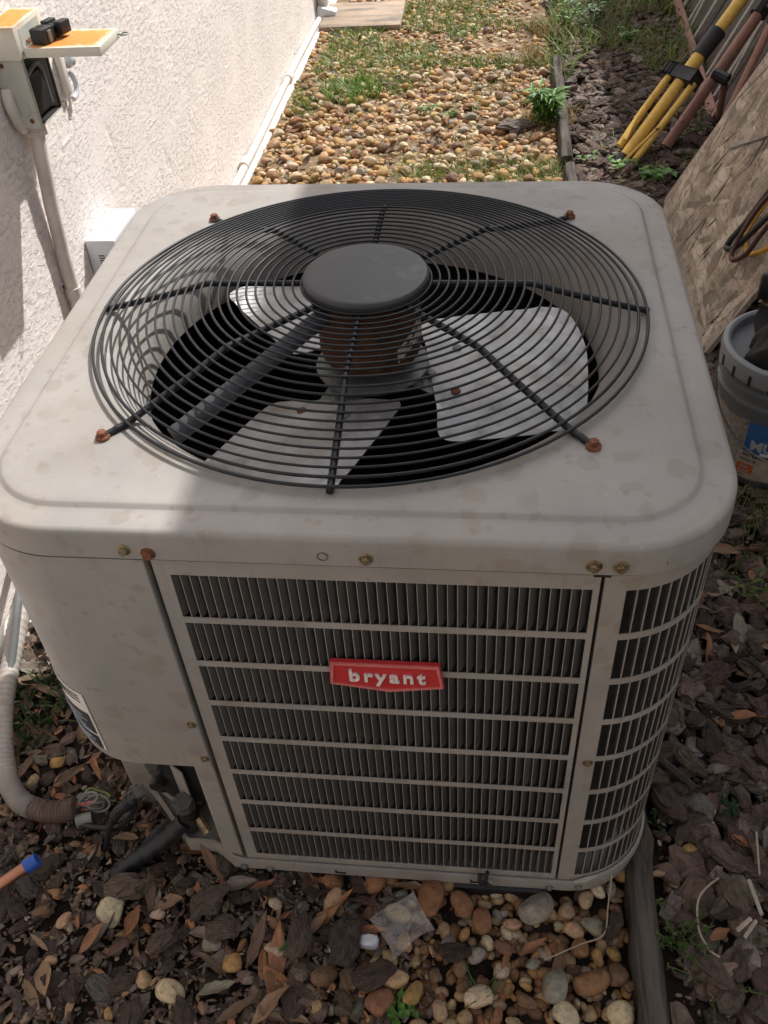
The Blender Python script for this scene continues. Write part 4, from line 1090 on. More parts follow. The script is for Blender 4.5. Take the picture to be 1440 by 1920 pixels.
F1 = Vector((.757, 2.735, .02)); T1 = Vector((1.075, 3.02, .405)); D1 = (T1 - F1).normalized(); S1 = D1.cross(Vector((0, 0, 1))).normalized(); N1 = S1.cross(D1)
rs_ = thing('rust_stand', 'folded faded red brown stand leaning behind the yellow one', 'tripod stand', F1)
p1 = lambda l, a=0, b=0: F1 + D1 * l + S1 * a + N1 * b
G().tube([p1(0), p1(1.2)], .0195, 16).build('tube', M_PINK, rs_)
G().tube([p1(.525), p1(.575)], .030, 10).build('clamp', M_BLACKP, rs_, True, 30)
G().tube([p1(.555, .02, .01), p1(.555, .065, .02)], .012, 8).build('clamp_knob', M_BLACKP, rs_)
g = G(); a_ = p1(.29, .0); 
G().tube([p1(.285, .0, .015), p1(.285, .055, .0)], .021, 10).build('hinge', M_BLACKP, rs_)
E2 = Vector(on(1347, 215, 'z', .04))
G().tube([p1(.285, .045, .0), tuple(E2)], .013, 10).build('leg', M_PINK, rs_)
E3 = Vector(on(1395, 150, 'y', 2.75)); E4 = Vector(on(1448, 40, 'y', 2.85))
G().tube([E3 + (E3 - E4) * .9, E4 + (E4 - E3) * 2], .014, 10).build('leg', M_PINK, rs_)
G().tube([E4 - Vector((.01, 0, .01)), E4 + Vector((.012, 0, .012)) * 2], .022, 8).build('clamp', M_BLACKP, rs_)

# leaning grey panel with white ribs and its rusty bottom rail
pn = thing('ribbed_panel', 'grey slatted panel with white metal ribs and red brown bottom rail leaning on the fence', 'panel', (1.05, 3.9, 0))
PA = Vector((1.045, 4.85, .02)); PB = Vector((.965, 2.98, .02)); PD = (PB - PA).normalized(); PT = math.radians(26); PU = Vector((math.sin(PT), 0, math.cos(PT))); PNm = Vector((-math.cos(PT), 0, math.sin(PT)))
pp = lambda s_, l, d=0: PA + PD * s_ + PU * l + PNm * d
PLN = (PB - PA).length
for i in range(13):
    s0 = .02 + i * .143; w = .132
    rp = random.Random(i); g = G(); dd = rp.uniform(-.004, .004)
    g.prism([(s0, .01), (s0 + w, .01), (s0 + w, 1.1), (s0, 1.1)], lambda u, v, t: tuple(pp(u, v, t)), -.03 + dd, -.018 + dd); g.build('slat', M_FENCE, pn, False)
for i in range(7):
    s0 = .25 + i * .245; lean = .16
    g = G(); g.tube([tuple(pp(s0, .0, .006)), tuple(pp(s0 - lean * .2, 1.1, .006))], .009, 6); g.build('rib', M_SLATW, pn)
    if i % 2 == 0:
        g = G(); g.tube([tuple(pp(s0 + .10, .0, .008)), tuple(pp(s0 - .01, .30, .008))], .006, 6); g.build('rib_brace', M_SLATW, pn)
g = G(); g.prism([(0, -.012), (PLN, -.012), (PLN, .034), (0, .034)], lambda u, v, t: tuple(pp(u, v, t)), .012, .018); g.prism([(0, -.012), (PLN, -.012), (PLN, -.008), (0, -.008)], lambda u, v, t: tuple(pp(u, v, t)), -.02, .012); g.build('bottom_rail', M_PINK, pn, False)
for s_ in (.5, 1.1, 1.75): G().lathe([(.008, 0), (.008, .0008)], 12, pp(s_, .012, .0185)).build('rail_hole', M_DARK, pn)
for (s_, w, h_) in ((PLN - .10, .10, .42), (PLN + .05, .12, .36)):
    g = G(); g.prism([(s_, .0), (s_ + w, .0), (s_ + w, h_), (s_, h_)], lambda u, v, t: tuple(pp(u, v, t)), -.06, -.045)
    tag(g.build('black_board', M_BLACKP, None, False), 'narrow black board standing behind the red brown stand' if w < .11 else 'wider black board tucked behind the strand board edge', 'board')

# ------------------------------------------------------------------ loose ground cover
R = random.Random(77); NR = np.random.RandomState(77)
def ico(sub):
    bm = bmesh.new(); bmesh.ops.create_icosphere(bm, subdivisions=sub, radius=1)
    V = np.array([v.co[:] for v in bm.verts]); F = np.array([[v.index for v in f.verts] for f in bm.faces]); bm.free(); return V, F
def bumpy(V, seed, amt):
    r = np.random.RandomState(seed); out = np.zeros(len(V))
    for k in range(7):
        d = r.normal(size=3); d /= np.linalg.norm(d); out += amt * r.uniform(.4, 1) * np.sin(V @ d * r.uniform(1.2, 3.2) + r.uniform(0, 6))
    return V * (1 + out[:, None])
def pebble_shape(seed, sub):
    r = np.random.RandomState(seed); V, F = ico(sub); V = bumpy(V, seed, .085)
    for k in range(5):                                    # worn flats
        d = r.normal(size=3); d /= np.linalg.norm(d); h = V @ d; lim = r.uniform(.55, .85); V = V - np.outer(np.maximum(h - lim, 0) * .7, d)
    return V * np.array([.5, .5 * r.uniform(.58, .9), .5 * r.uniform(.5, .72)]), F
def bark_shape(seed, n=10):
    """one flake: jagged outline, two layered tops, thick edge"""
    r = np.random.RandomState(seed); asp = r.uniform(.38, .78); V = []; F = []
    ang = np.sort(np.linspace(0, 2 * PI, n, endpoint=False) + r.uniform(-.22, .22, n)); rad = 1 + r.uniform(-.30, .16, n)
    th = r.uniform(.10, .2); cv = r.uniform(-.25, .25)
    def put(k, h, jig): 
        x = .5 * rad * k * np.cos(ang) + r.uniform(-jig, jig, n); y = .5 * asp * rad * k * np.sin(ang) + r.uniform(-jig, jig, n)
        V.extend(np.stack([x, y, h + cv * y * y * 2 + r.uniform(-.022, .022, n)], -1).tolist())
    put(1, 0, 0); put(1.0, th * .55, .03); put(.82, th * .72, .05); put(.74, th * 1.0, .05); put(.38, th * 1.05, .05)
    m = 5
    for i in range(m - 1):
        for k in range(n): l = (k + 1) % n; F += [(i * n + k, i * n + l, (i + 1) * n + l), (i * n + k, (i + 1) * n + l, (i + 1) * n + k)]
    for k in range(1, n - 1): F.append(((m - 1) * n, (m - 1) * n + k, (m - 1) * n + k + 1)); F.append((0, k + 1, k))
    return np.array(V), np.array(F)
def leaf_shape(seed, broad=False):
    r = np.random.RandomState(seed); nL = 9; V = []; F = []; w0 = r.uniform(.09, .145) if not broad else r.uniform(.16, .2)
    c1, c2, tw, fold = r.uniform(-1.3, 1.3), r.uniform(-.8, .8), r.uniform(-1.4, 1.4), r.uniform(.1, .8)
    for i in range(nL):
        t = i / (nL - 1); w = w0 * (max(0, math.sin(PI * t ** .85)) ** 1.05 + .015) * r.uniform(.80, 1.12); x = t - .5
        z = c1 * .22 * x * x * 4 * .5 + c2 * .12 * math.sin(3 * x); a = tw * x
        for s_ in (-1, -.5, 0, .5, 1):
            y = s_ * w; zz = fold * abs(s_) * w + .02 * math.sin(9 * t + 4 * s_ + seed) * abs(s_)
            V.append((x, y * math.cos(a) - zz * math.sin(a), z + y * math.sin(a) + zz * math.cos(a)))
    for i in range(nL - 1):
        for k in range(4): F += [(i * 5 + k, (i + 1) * 5 + k, (i + 1) * 5 + k + 1), (i * 5 + k, (i + 1) * 5 + k + 1, i * 5 + k + 1)]
    return np.array(V), np.array(F)
def rotm(ax, ay, az): return np.array(Euler((ax, ay, az)).to_matrix())
class Mass:
    """many small pieces gathered into one joined mesh with a colour per piece"""
    def __init__(s): s.V = []; s.F = []; s.C = []; s.n = 0
    def add(s, sh, loc, size, rot, col):
        V = (sh[0] * size) @ rot.T + np.array(loc); s.V.append(V); s.F.append(sh[1] + s.n); s.C.append(np.tile(col, (len(V), 1))); s.n += len(V)
    def build(s, name, mat, smooth=True):
        return link(name, fast_mesh(name, np.concatenate(s.V), np.concatenate(s.F), mat, smooth, np.concatenate(s.C)))
def single(name, me, loc, size, rot, col, label, cat, group):
    o = bpy.data.objects.new(name, me); COL.objects.link(o); o.location = loc; o.scale = (size, size, size); o.rotation_euler = rot
    o.color = (*col, 1); return tag(o, label, cat, group)
def jit(c, a=.18):
    k = R.uniform(1 - a, 1 + a); return tuple(max(.005, x * k * R.uniform(.94, 1.06)) for x in c)
PEBM = [fast_mesh('pebble', *pebble_shape(100 + i, 3), M_PEB_O, True) for i in range(12)]
PEBL = [pebble_shape(200 + i, 2) for i in range(14)]
BARKM = [fast_mesh('bark_chip', *bark_shape(300 + i, 13), M_BARK_O, False) for i in range(14)]
BARKL = [bark_shape(330 + i, 9) for i in range(14)]
LEAFM = [fast_mesh('dead_leaf', *leaf_shape(400 + i, i % 4 == 3), M_LEAF_O, True) for i in range(14)]
LEAFL = [leaf_shape(440 + i, i % 4 == 3) for i in range(10)]
STONE = {'tan': (.40, .27, .15), 'cream': (.52, .42, .28), 'rust brown': (.235, .115, .055), 'grey': (.25, .22, .175), 'brown': (.17, .095, .055), 'ochre': (.40, .23, .085)}
BARK = {'dark brown': (.075, .051, .040), 'brown': (.125, .09, .07), 'grey': (.165, .135, .115), 'reddish': (.135, .088, .07)}
LEAF = {'tan': (.27, .17, .10), 'rust orange': (.26, .12, .055), 'brown': (.145, .088, .056), 'pale grey': (.21, .175, .14)}

# big stones that can be told apart, by the place where they lie in front of the cabinet
BIG = [(213, 1712, 66, 'cream', 'largest pale cream stone in the mulch left of the cabinet front'), (122, 1730, 44, 'tan', 'tan stone left of the largest pale stone in the mulch'),
       (110, 1432, 38, 'ochre', 'round ochre stone below the sticker corner of the cabinet'), (62, 1470, 38, 'tan', 'tan stone beside the bend of the flexible conduit'),
       (437, 1810, 50, 'ochre', 'golden yellow stone among curled leaves in the front mulch'), (322, 1866, 66, 'cream', 'long cream stone near the bottom edge in the mulch'),
       (295, 1715, 34, 'cream', 'cream stone between bark and orange leaf in the front mulch'), (517, 1698, 30, 'cream', 'small pale yellow stone under the front edge of the cabinet'),
       (517, 1785, 46, 'cream', 'white stone half under a curled leaf in the front mulch'), (96, 1802, 30, 'tan', 'small knobbly tan stone in the left mulch'),
       (400, 1770, 48, 'grey', 'dull grey stone under a leaf in the front mulch'), (82, 1710, 36, 'brown', 'flat brown stone left of the tan stone in the mulch'),
       (300, 1592, 32, 'tan', 'flat tan stone beside the thick black pipe'), (205, 1905, 34, 'ochre', 'knobbly ochre stone at the bottom left edge'), (270, 1840, 40, 'tan', 'upright tan stone behind the long cream stone'),
       (1002, 1712, 96, 'grey', 'largest grey stone in the gravel before the cabinet'), (1062, 1712, 44, 'tan', 'tan stone touching the largest grey stone'),
       (905, 1728, 60, 'rust brown', 'reddish round stone left of the largest grey stone'), (806, 1690, 84, 'rust brown', 'largest rust brown stone beside the plastic scrap'),
       (865, 1702, 58, 'rust brown', 'rust brown stone right of the largest rust one'), (735, 1836, 66, 'tan', 'smooth oval tan stone in the gravel below the plastic scrap'),
       (732, 1800, 42, 'tan', 'small tan stone above the smooth oval stone'), (712, 1885, 66, 'rust brown', 'angular brown stone at the bottom edge'), (775, 1868, 54, 'ochre', 'blocky ochre stone beside the oval stone'),
       (843, 1776, 42, 'grey', 'speckled grey oval stone right of the plastic scrap'), (1000, 1808, 42, 'grey', 'smooth pale grey round stone in the gravel'),
       (1040, 1848, 74, 'grey', 'speckled granite stone under a brown leaf'), (1104, 1848, 84, 'rust brown', 'tall reddish brown stone near the timber'), (1162, 1906, 66, 'cream', 'pale tan stone at the bottom beside the timber'),
       (1060, 1908, 64, 'cream', 'cream stone at the bottom below the granite stone'), (1112, 1738, 56, 'grey', 'flat grey oval stone before the cabinet corner'), (1100, 1690, 40, 'tan', 'tan stone under the cabinet corner'),
       (1118, 1668, 44, 'cream', 'cream stone under the cabinet corner lip'), (1146, 1672, 36, 'grey', 'grey stone between cabinet corner and timber'), (1088, 1782, 44, 'rust brown', 'brown triangular stone left of the timber'),
       (1120, 1796, 36, 'ochre', 'pointed ochre stone close to the timber'), (1156, 1830, 50, 'brown', 'dark tan stone beside the timber'), (945, 1780, 50, 'brown', 'dark brown round stone in the gravel'),
       (913, 1768, 34, 'cream', 'small cream upright stone in the gravel'), (895, 1792, 46, 'grey', 'long grey stone left of the dark brown one'), (940, 1822, 40, 'cream', 'cream stone below the dark brown one'),
       (932, 1852, 40, 'brown', 'brown round stone below the cream one'), (868, 1850, 36, 'brown', 'dull brown stone in the bottom gravel'), (900, 1876, 60, 'cream', 'long cream stone near the bottom middle'),
       (960, 1735, 38, 'tan', 'tan stone tucked under the largest grey stone'), (870, 1755, 34, 'ochre', 'small ochre stone left in the gravel'), (1180, 1852, 30, 'brown', 'small brown stone against the timber'),
       (985, 1880, 44, 'brown', 'brown stone at the bottom of the gravel'), (760, 1770, 40, 'tan', 'tan stone under the plastic scrap corner'), (815, 1830, 42, 'brown', 'brown stone in the dark gap of the gravel'),
       (822, 1895, 44, 'tan', 'tan stone at the bottom edge left of the weed'), (1325, 1522, 44, 'tan', 'tan stone in the dark bark right of the cabinet'), (1330, 1552, 34, 'cream', 'cream stone below the tan one in the dark bark'),
       (1292, 1592, 32, 'ochre', 'ochre stone in the dark bark beside the timber')]
placed = []
n_peb = 0
def put_stone(px, py, w, col, label, group, z=.012):
    global n_peb
    p = at(px, py, z); d = np.linalg.norm(p - CAM); size = w * (d * .78) / FPX
    o = single('pebble', PEBM[n_peb % 12], (p[0], p[1], size * .22 + .010), size * 1.05, (R.uniform(-.25, .25), R.uniform(-.25, .25), R.uniform(0, 6.28)), jit(STONE[col], .1), label, 'pebble', group)
    placed.append((p[0], p[1], size * .5)); n_peb += 1
for (px, py, w, col, lab_) in BIG: put_stone(px, py, w, col, lab_, 'stones that stand out before the cabinet')

def clear(x, y, r, k=.8): return all((x - a) ** 2 + (y - b) ** 2 > (k * (r + c)) ** 2 for a, b, c in placed)
def under_unit(x, y): return abs(x) < .40 and .10 < y < .80
PW = [('tan', 5), ('cream', 1), ('rust brown', 5), ('grey', 1), ('brown', 4), ('ochre', 2)]
PK = [a for a, b in PW for _ in range(b)]
PKB = ['tan'] * 8 + ['ochre'] * 6 + ['cream'] * 5 + ['rust brown'] * 2 + ['brown'] * 2 + ['grey']
def visible(p):
    d = np.array(p) - CAM; zz = d @ FW; u = 720 + FPX * (d @ RT) / zz; v = 960 - FPX * (d @ UP) / zz
    return -20 < u < 1460 and -20 < v < 1940
MARKS = [((.44, .02), 'beside the front timber'), ((.45, .40), 'along the cabinet right side'), ((.62, .80), 'below the bucket'), ((.52, -.20), 'at the bottom right corner'), ((.62, -.05), 'by the pale split sticks'),
         ((.50, -.06), 'around the lacy weed'), ((.52, .15), 'by the tan stone'), ((.64, .30), 'near the right edge'), ((.56, .58), 'by the pale wide leaf'),
         ((-.50, -.16), 'at the lower left corner'), ((-.36, -.13), 'around the largest pale stone'), ((-.22, -.10), 'by the golden stone'), ((-.12, -.16), 'by the upright orange leaf'), ((-.05, -.03), 'under the cabinet front edge'),
         ((-.45, -.02), 'by the copper pipe'), ((-.36, .02), 'around the thick black pipe'), ((-.30, -.21), 'at the bottom edge left'), ((-.02, -.12), 'by the plastic scrap'), ((.12, -.05), 'by the largest grey stone'), ((.30, -.1), 'close to the timber'),
         ((.20, -.17), 'around the granite stone'), ((.06, -.2), 'around the smooth oval stone'), ((-.62, .12), 'under the conduit bend'), ((-.50, .25), 'by the dark grass clump'), ((-.62, .38), 'behind the conduit'),
         ((.58, 2.55), 'by the yellow stand foot'), ((.50, 2.9), 'along the rear timber'), ((.75, 2.65), 'by the brown pole foot'), ((.62, 3.1), 'behind the yellow stand'), ((.84, 3.1), 'by the red brown rail'), ((.50, 2.4), 'behind the cabinet rear corner'),
         ((-.60, 2.6), 'along the wall pipe'), ((-.55, 3.3), 'along the far wall pipe'), ((-.2, 2.55), 'just behind the cabinet'), ((.2, 2.5), 'by the rear grass patch'), ((-.25, 3.1), 'around the bright grass tuft'), ((.12, 3.0), 'at the gravel middle right'), ((.32, 2.85), 'by the bushy weed'), ((.3, 3.4), 'along the far timber'), ((0, 3.5), 'before the far grass')]
def near(x, y): return min(MARKS, key=lambda m: (m[0][0] - x) ** 2 + (m[0][1] - y) ** 2)[1]
def shade(c, base):
    k = sum(c) / sum(base); return 'pale ' if k > 1.08 else 'dark ' if k < .92 else ''
def sized(s_, a, b): return 'small' if s_ < a else 'large' if s_ > b else 'medium'
# front gravel, smaller stones between
tries = 0; cnt = 0
while cnt < 105 and tries < 9000:
    tries += 1; x = R.uniform(-.06, .372); y = R.uniform(-.30, .09)
    if x < .02 and R.random() < .7: continue
    s_ = R.choice([.02, .024, .03, .035, .04])
    if not clear(x, y, s_ * .5, .84): continue
    c = R.choice(PK); placed.append((x, y, s_ * .5)); cnt += 1
    single('pebble', PEBM[R.randrange(12)], (x, y, s_ * .2 + .006), s_ * 1.05, (R.uniform(-.4, .4), R.uniform(-.4, .4), R.uniform(0, 6.28)), kc := jit(STONE[c]), '%s %s%s pebble %s' % (sized(s_, .025, .034), shade(kc, STONE[c]), c, near(x, y)), 'pebble', 'small pebbles before the cabinet')
bed = Mass()
for i in range(2600):
    x = R.uniform(-.12, .375); y = R.uniform(-.75, .10)
    if x < .0 and R.random() < .75: continue
    s_ = R.uniform(.010, .026); bed.add(PEBL[R.randrange(14)], (x, y, R.uniform(-.006, .004)), s_, rotm(R.uniform(-.5, .5), R.uniform(-.5, .5), R.uniform(0, 6.28)), jit(STONE[R.choice(PK)], .25))
# gravel behind: bottom layer joined, the largest on top single
def gravel_x(y): return -.715 - .0 * y, .382
bigs = []
for i in range(10500):
    y = .84 + (5.6 - .84) * R.random(); x = R.uniform(-.715, .380)
    if y < 2.1 and R.random() < .6: continue
    if -.76 < x < -.32 and 4.26 < y < 4.72: continue
    s_ = R.choice([.012, .018, .022, .026, .03, .034, .04]); z = R.uniform(-.004, .012)
    if y > 3.65 and x > .2 and R.random() < .5: continue
    col = [q * 1.0 for q in jit(STONE[R.choice(PKB)], .18)]
    bed.add(PEBL[R.randrange(14)], (x, y, z), s_ * 1.05, rotm(R.uniform(-.5, .5), R.uniform(-.5, .5), R.uniform(0, 6.28)), col)
back_pl = []
tries = 0
while len(back_pl) < 150 and tries < 9000:
    tries += 1; y = R.uniform(2.42, 3.6); x = R.uniform(-.69, .37); s_ = R.uniform(.040, .058)
    if not all((x - a) ** 2 + (y - b) ** 2 > .0045 for a, b in back_pl): continue
    back_pl.append((x, y)); c = R.choice(PKB)
    single('pebble', PEBM[R.randrange(12)], (x, y, .016), s_, (R.uniform(-.3, .3), R.uniform(-.3, .3), R.uniform(0, 6.28)), kc := jit(STONE[c]), '%s sunlit %s%s pebble %s' % (sized(s_, .046, .053), shade(kc, STONE[c]), c, near(x, y)), 'pebble', 'larger pebbles behind the cabinet')
tag(bed.build('gravel', M_PEB_A), kind='stuff')
sg = G(); sg.box(-.722, .384, .86, 5.7, -.05, .003)
tag(sg.build('sand_bed', plain('tan_grit', (.20, .135, .075), .95, 0, .45, 60, .9, 150, .006), None, False), kind='structure')

# bark: single flakes beside and before the cabinet, the rest as one mulch
BK_ = [('dark brown', 4), ('brown', 4), ('grey', 2), ('reddish', 2)]; BKL = [a for a, b in BK_ for _ in range(b)]
def put_bark(x, y, s_, z, where, grp, tilt=.3):
    c = R.choice(BKL)
    k = R.randrange(14); col = jit(BARK[c], .25); dm = BARKM[k].vertices; w = max(v.co.y for v in dm) - min(v.co.y for v in dm); fm = 'broad' if w > .6 else 'narrow'
    single('bark_chip', BARKM[k], (x, y, z), s_, (R.gauss(0, tilt), R.gauss(0, tilt), R.uniform(0, 6.28)), col, '%s %s%s %s bark chip %s' % (sized(s_, .05, .08), shade(col, BARK[c]) if not c.startswith('dark') else '', c, fm, near(x, y)), 'bark chip', grp)
cnt = 0
while cnt < 150:
    x = R.uniform(.43, .80); y = R.uniform(-.24, 1.0)
    if not visible((x, y, 0)) or math.hypot(x - BK.x, y - BK.y) < .15: continue
    s_ = R.uniform(.04, .085) if R.random() < .55 else R.uniform(.022, .045)
    put_bark(x, y, s_, R.uniform(.004, .022), 'in the dark mulch right of the cabinet', 'bark chips right of the cabinet', .22); cnt += 1
cnt = 0
while cnt < 85:
    x = R.uniform(-.62, .04); y = R.uniform(-.25, .10)
    if not visible((x, y, 0)) or not clear(x, y, .012, .9): continue
    put_bark(x, y, R.uniform(.022, .062), R.uniform(.003, .016), 'in the leaf litter left before the cabinet', 'bark chips before the cabinet', .28); cnt += 1
single('bark_chip', BARKM[3], tuple(at(965, 236, .022)), .15, (.1, 0, .25), BARK['grey'], 'single dark weathered bark slab lying on the sunlit gravel beside the bushy weed', 'bark chip', 'bark chips around the folded stands')
for (px, py, L_, rz_) in ((850, 1785, .055, .2), (560, 1760, .075, 1.45), (648, 1760, .085, 1.4), (390, 1690, .07, .9), (420, 1740, .06, .2), (235, 1660, .085, .1), (1150, 1740, .055, 1.2), (700, 1830, .07, .4), (300, 1765, .06, .8)):
    p = at(px, py, .03); single('bark_chip', BARKM[R.randrange(14)], tuple(p), L_, (R.gauss(0, .2), R.gauss(0, .2), rz_), jit(BARK['dark brown' if px > 600 else 'brown'], .15), 'standout %s bark flake %s' % ('dark brown' if px > 600 else 'brown', near(p[0], p[1])), 'bark chip', 'bark chips before the cabinet')
cnt = 0
while cnt < 60:
    x = R.uniform(.45, .95); y = R.uniform(2.3, 3.3)
    put_bark(x, y, R.uniform(.06, .11), R.uniform(.006, .025), 'in the mulch around the folded stands', 'bark chips around the folded stands', .28); cnt += 1
mulch = Mass()
def fill_bark(n, x0, x1, y0, y1, lo, hi, keep=lambda x, y: True, zmax=.014):
    for i in range(n):
        x = R.uniform(x0, x1); y = R.uniform(y0, y1)
        if not keep(x, y): continue
        mulch.add(BARKL[R.randrange(14)], (x, y, R.uniform(-.006, zmax)), R.uniform(lo, hi), rotm(R.gauss(0, .3), R.gauss(0, .3), R.uniform(0, 6.28)), jit(BARK[R.choice(BKL)], .35))
fill_bark(2300, .432, .95, -.5, 1.45, .018, .07)
fill_bark(1300, .432, 1.3, 1.45, 2.3, .02, .045, zmax=.004)
fill_bark(4200, .44, 1.4, 2.3, 4.0, .03, .085)
fill_bark(1600, .40, 1.5, 4.0, 5.4, .04, .09)
fill_bark(1500, -.75, .06, -.6, .10, .010, .045, zmax=.008)
fill_bark(500, -.75, -.40, .10, .85, .012, .05, zmax=.008)
tag(mulch.build('bark_mulch', M_BARK_A, False), kind='stuff')

# fallen leaves
LK = ['tan', 'tan', 'rust orange', 'rust orange', 'brown', 'brown', 'pale grey']
def put_leaf(p, L_, c, label, grp, rz=None, tilt=.35, z=None):
    k = R.randrange(14); col = jit(LEAF[c], .18)
    single('dead_leaf', LEAFM[k], p, L_, (R.gauss(0, tilt), R.gauss(0, tilt), R.uniform(0, 6.28) if rz is None else rz), col, label if rz is not None else '%s %s%s %s fallen leaf %s' % (sized(L_, .05, .068), shade(col, LEAF[c]) if c != 'pale grey' else '', c, 'broad' if k % 4 == 3 else 'slender', near(p[0], p[1])), 'leaf', grp)
SPEC = [(520, 1790, 150, 'rust orange', 1.65, 'long rust orange leaf standing upright in the front mulch'), (483, 1760, 120, 'brown', 1.35, 'long thin brown leaf left of the upright orange leaf'),
        (250, 1725, 72, 'rust orange', 1.4, 'orange leaf beside the largest pale stone'), (180, 1440, 64, 'rust orange', -1.0, 'orange leaf just below the service panel corner'),
        (640, 1690, 82, 'rust orange', .9, 'rust leaf pointing up under the cabinet front'), (610, 1650, 60, 'rust orange', .0, 'orange leaf half under the cabinet edge'),
        (1048, 1810, 110, 'brown', 1.35, 'brown leaf standing beside the speckled granite stone'), (1215, 1575, 92, 'brown', 1.6, 'brown leaf leaning on the timber below the corner'),
        (1235, 1640, 44, 'tan', .3, 'small tan leaf right of the timber'), (1350, 1752, 56, 'rust orange', .5, 'curled orange leaf in the dark bark at right'), (1390, 1580, 50, 'rust orange', -.5, 'orange leaf in the bark near the right edge'),
        (450, 1660, 86, 'pale grey', .3, 'pale grey leaf at the cabinet foot'), (590, 1735, 90, 'tan', .9, 'tan leaf crossing the front mulch'), (690, 1745, 96, 'rust orange', .1, 'rust leaf under the plastic scrap'),
        (60, 1870, 80, 'tan', -.9, 'pale tan leaf at the lower left corner'), (150, 1500, 66, 'tan', .4, 'tan leaf under the open conduit wires'), (130, 1455, 84, 'brown', .7, 'brown leaf near the ochre stone'),
        (60, 1270, 90, 'brown', .2, 'big brown leaf between conduit and cabinet'), (510, 1880, 120, 'tan', .9, 'broad tan leaf curled at the bottom middle'), (445, 1890, 110, 'brown', .7, 'brown leaf at the bottom left of the curled one'),
        (950, 1795, 56, 'rust orange', 1.2, 'curled rust leaf in the gravel'), (1000, 1775, 70, 'rust orange', .6, 'rust leaf crumpled before the grey stone'), (1390, 1100, 70, 'tan', -.5, 'tan leaf in the weeds right of the cabinet top corner'),
        (1350, 1110, 90, 'pale grey', .5, 'wide pale leaf on the bark beside the cabinet'), (1410, 1075, 60, 'rust orange', 1.3, 'orange leaf below the bucket'), (1330, 1180, 74, 'rust orange', .0, 'rust leaf against the cabinet right side')]
for (px, py, w, c, rz, lab_) in SPEC:
    p = at(px, py, .022); d = np.linalg.norm(p - CAM); put_leaf(tuple(p), w * d * .78 / FPX, c, lab_, 'single leaves around the cabinet', rz, .22)
cnt = 0
while cnt < 58:
    x = R.uniform(-.62, .10); y = R.uniform(-.26, .08)
    if x > -.02 and R.random() < .6: continue
    if not visible((x, y, 0)): continue
    c = R.choice(LK); put_leaf((x, y, R.uniform(.008, .024)), R.uniform(.03, .072), c, '%s fallen leaf in the litter before the cabinet' % c, 'fallen leaves around the cabinet'); cnt += 1
cnt = 0
while cnt < 26:
    x = R.uniform(-.74, -.40); y = R.uniform(.06, .55); c = R.choice(LK)
    if not visible((x, y, 0)): continue
    put_leaf((x, y, R.uniform(.008, .022)), R.uniform(.045, .09), c, '%s fallen leaf inside the bend of the flexible conduit' % c, 'fallen leaves around the cabinet'); cnt += 1
cnt = 0
while cnt < 42:
    x = R.uniform(.44, .80); y = R.gauss(.62, .14) if cnt < 30 else R.uniform(-.2, .9); c = R.choice(LK)
    if not visible((x, y, 0)) or math.hypot(x - BK.x, y - BK.y) < .16: continue
    put_leaf((x, y, R.uniform(.015, .03)), R.uniform(.05, .09), c, '%s fallen leaf on the bark right of the cabinet' % c, 'fallen leaves around the cabinet'); cnt += 1
crumbs = Mass()
for i in range(3800):
    if i % 4: x = R.uniform(-.75, .10); y = R.uniform(-.5, .12)
    else: x = R.uniform(.43, .85); y = R.uniform(-.4, 1.0)
    L_ = R.uniform(.006, .026)
    crumbs.add(LEAFL[R.randrange(10)] if R.random() < .6 else BARKL[R.randrange(14)], (x, y, R.uniform(.0, .016)), L_, rotm(R.gauss(0, .4), R.gauss(0, .4), R.uniform(0, 6.28)), jit(LEAF[R.choice(LK)], .4) if R.random() < .45 else jit(BARK[R.choice(BKL)], .4))
for i in range(700):
    x = R.uniform(-.75, -.40); y = R.uniform(.1, .9); crumbs.add(LEAFL[R.randrange(10)], (x, y, R.uniform(.0, .014)), R.uniform(.01, .04), rotm(R.gauss(0, .4), R.gauss(0, .4), R.uniform(0, 6.28)), jit(LEAF[R.choice(LK)], .4))
for i in range(260):
    x = R.uniform(-.68, 1.0); y = R.uniform(2.3, 4.4); crumbs.add(LEAFL[R.randrange(10)], (x, y, R.uniform(.018, .03)), R.uniform(.03, .07), rotm(R.gauss(0, .4), R.gauss(0, .4), R.uniform(0, 6.28)), [q * .7 for q in jit(LEAF[R.choice(LK)], .3)])
for i in range(5200):
    if i % 3: x = R.uniform(-.72, .10); y = R.uniform(-.40, .12)
    else: x = R.uniform(.43, .85); y = R.uniform(-.3, 1.0)
    c = R.choice([(.20, .14, .09), (.15, .10, .065), (.09, .06, .045), (.24, .19, .14), (.12, .075, .05)])
    crumbs.add(BARKL[R.randrange(14)], (x, y, R.uniform(.0, .016)), R.uniform(.003, .013), rotm(R.gauss(0, .4), R.gauss(0, .4), R.uniform(0, 6.28)), jit(c, .35))
tag(crumbs.build('litter', M_LEAF_A), kind='stuff')

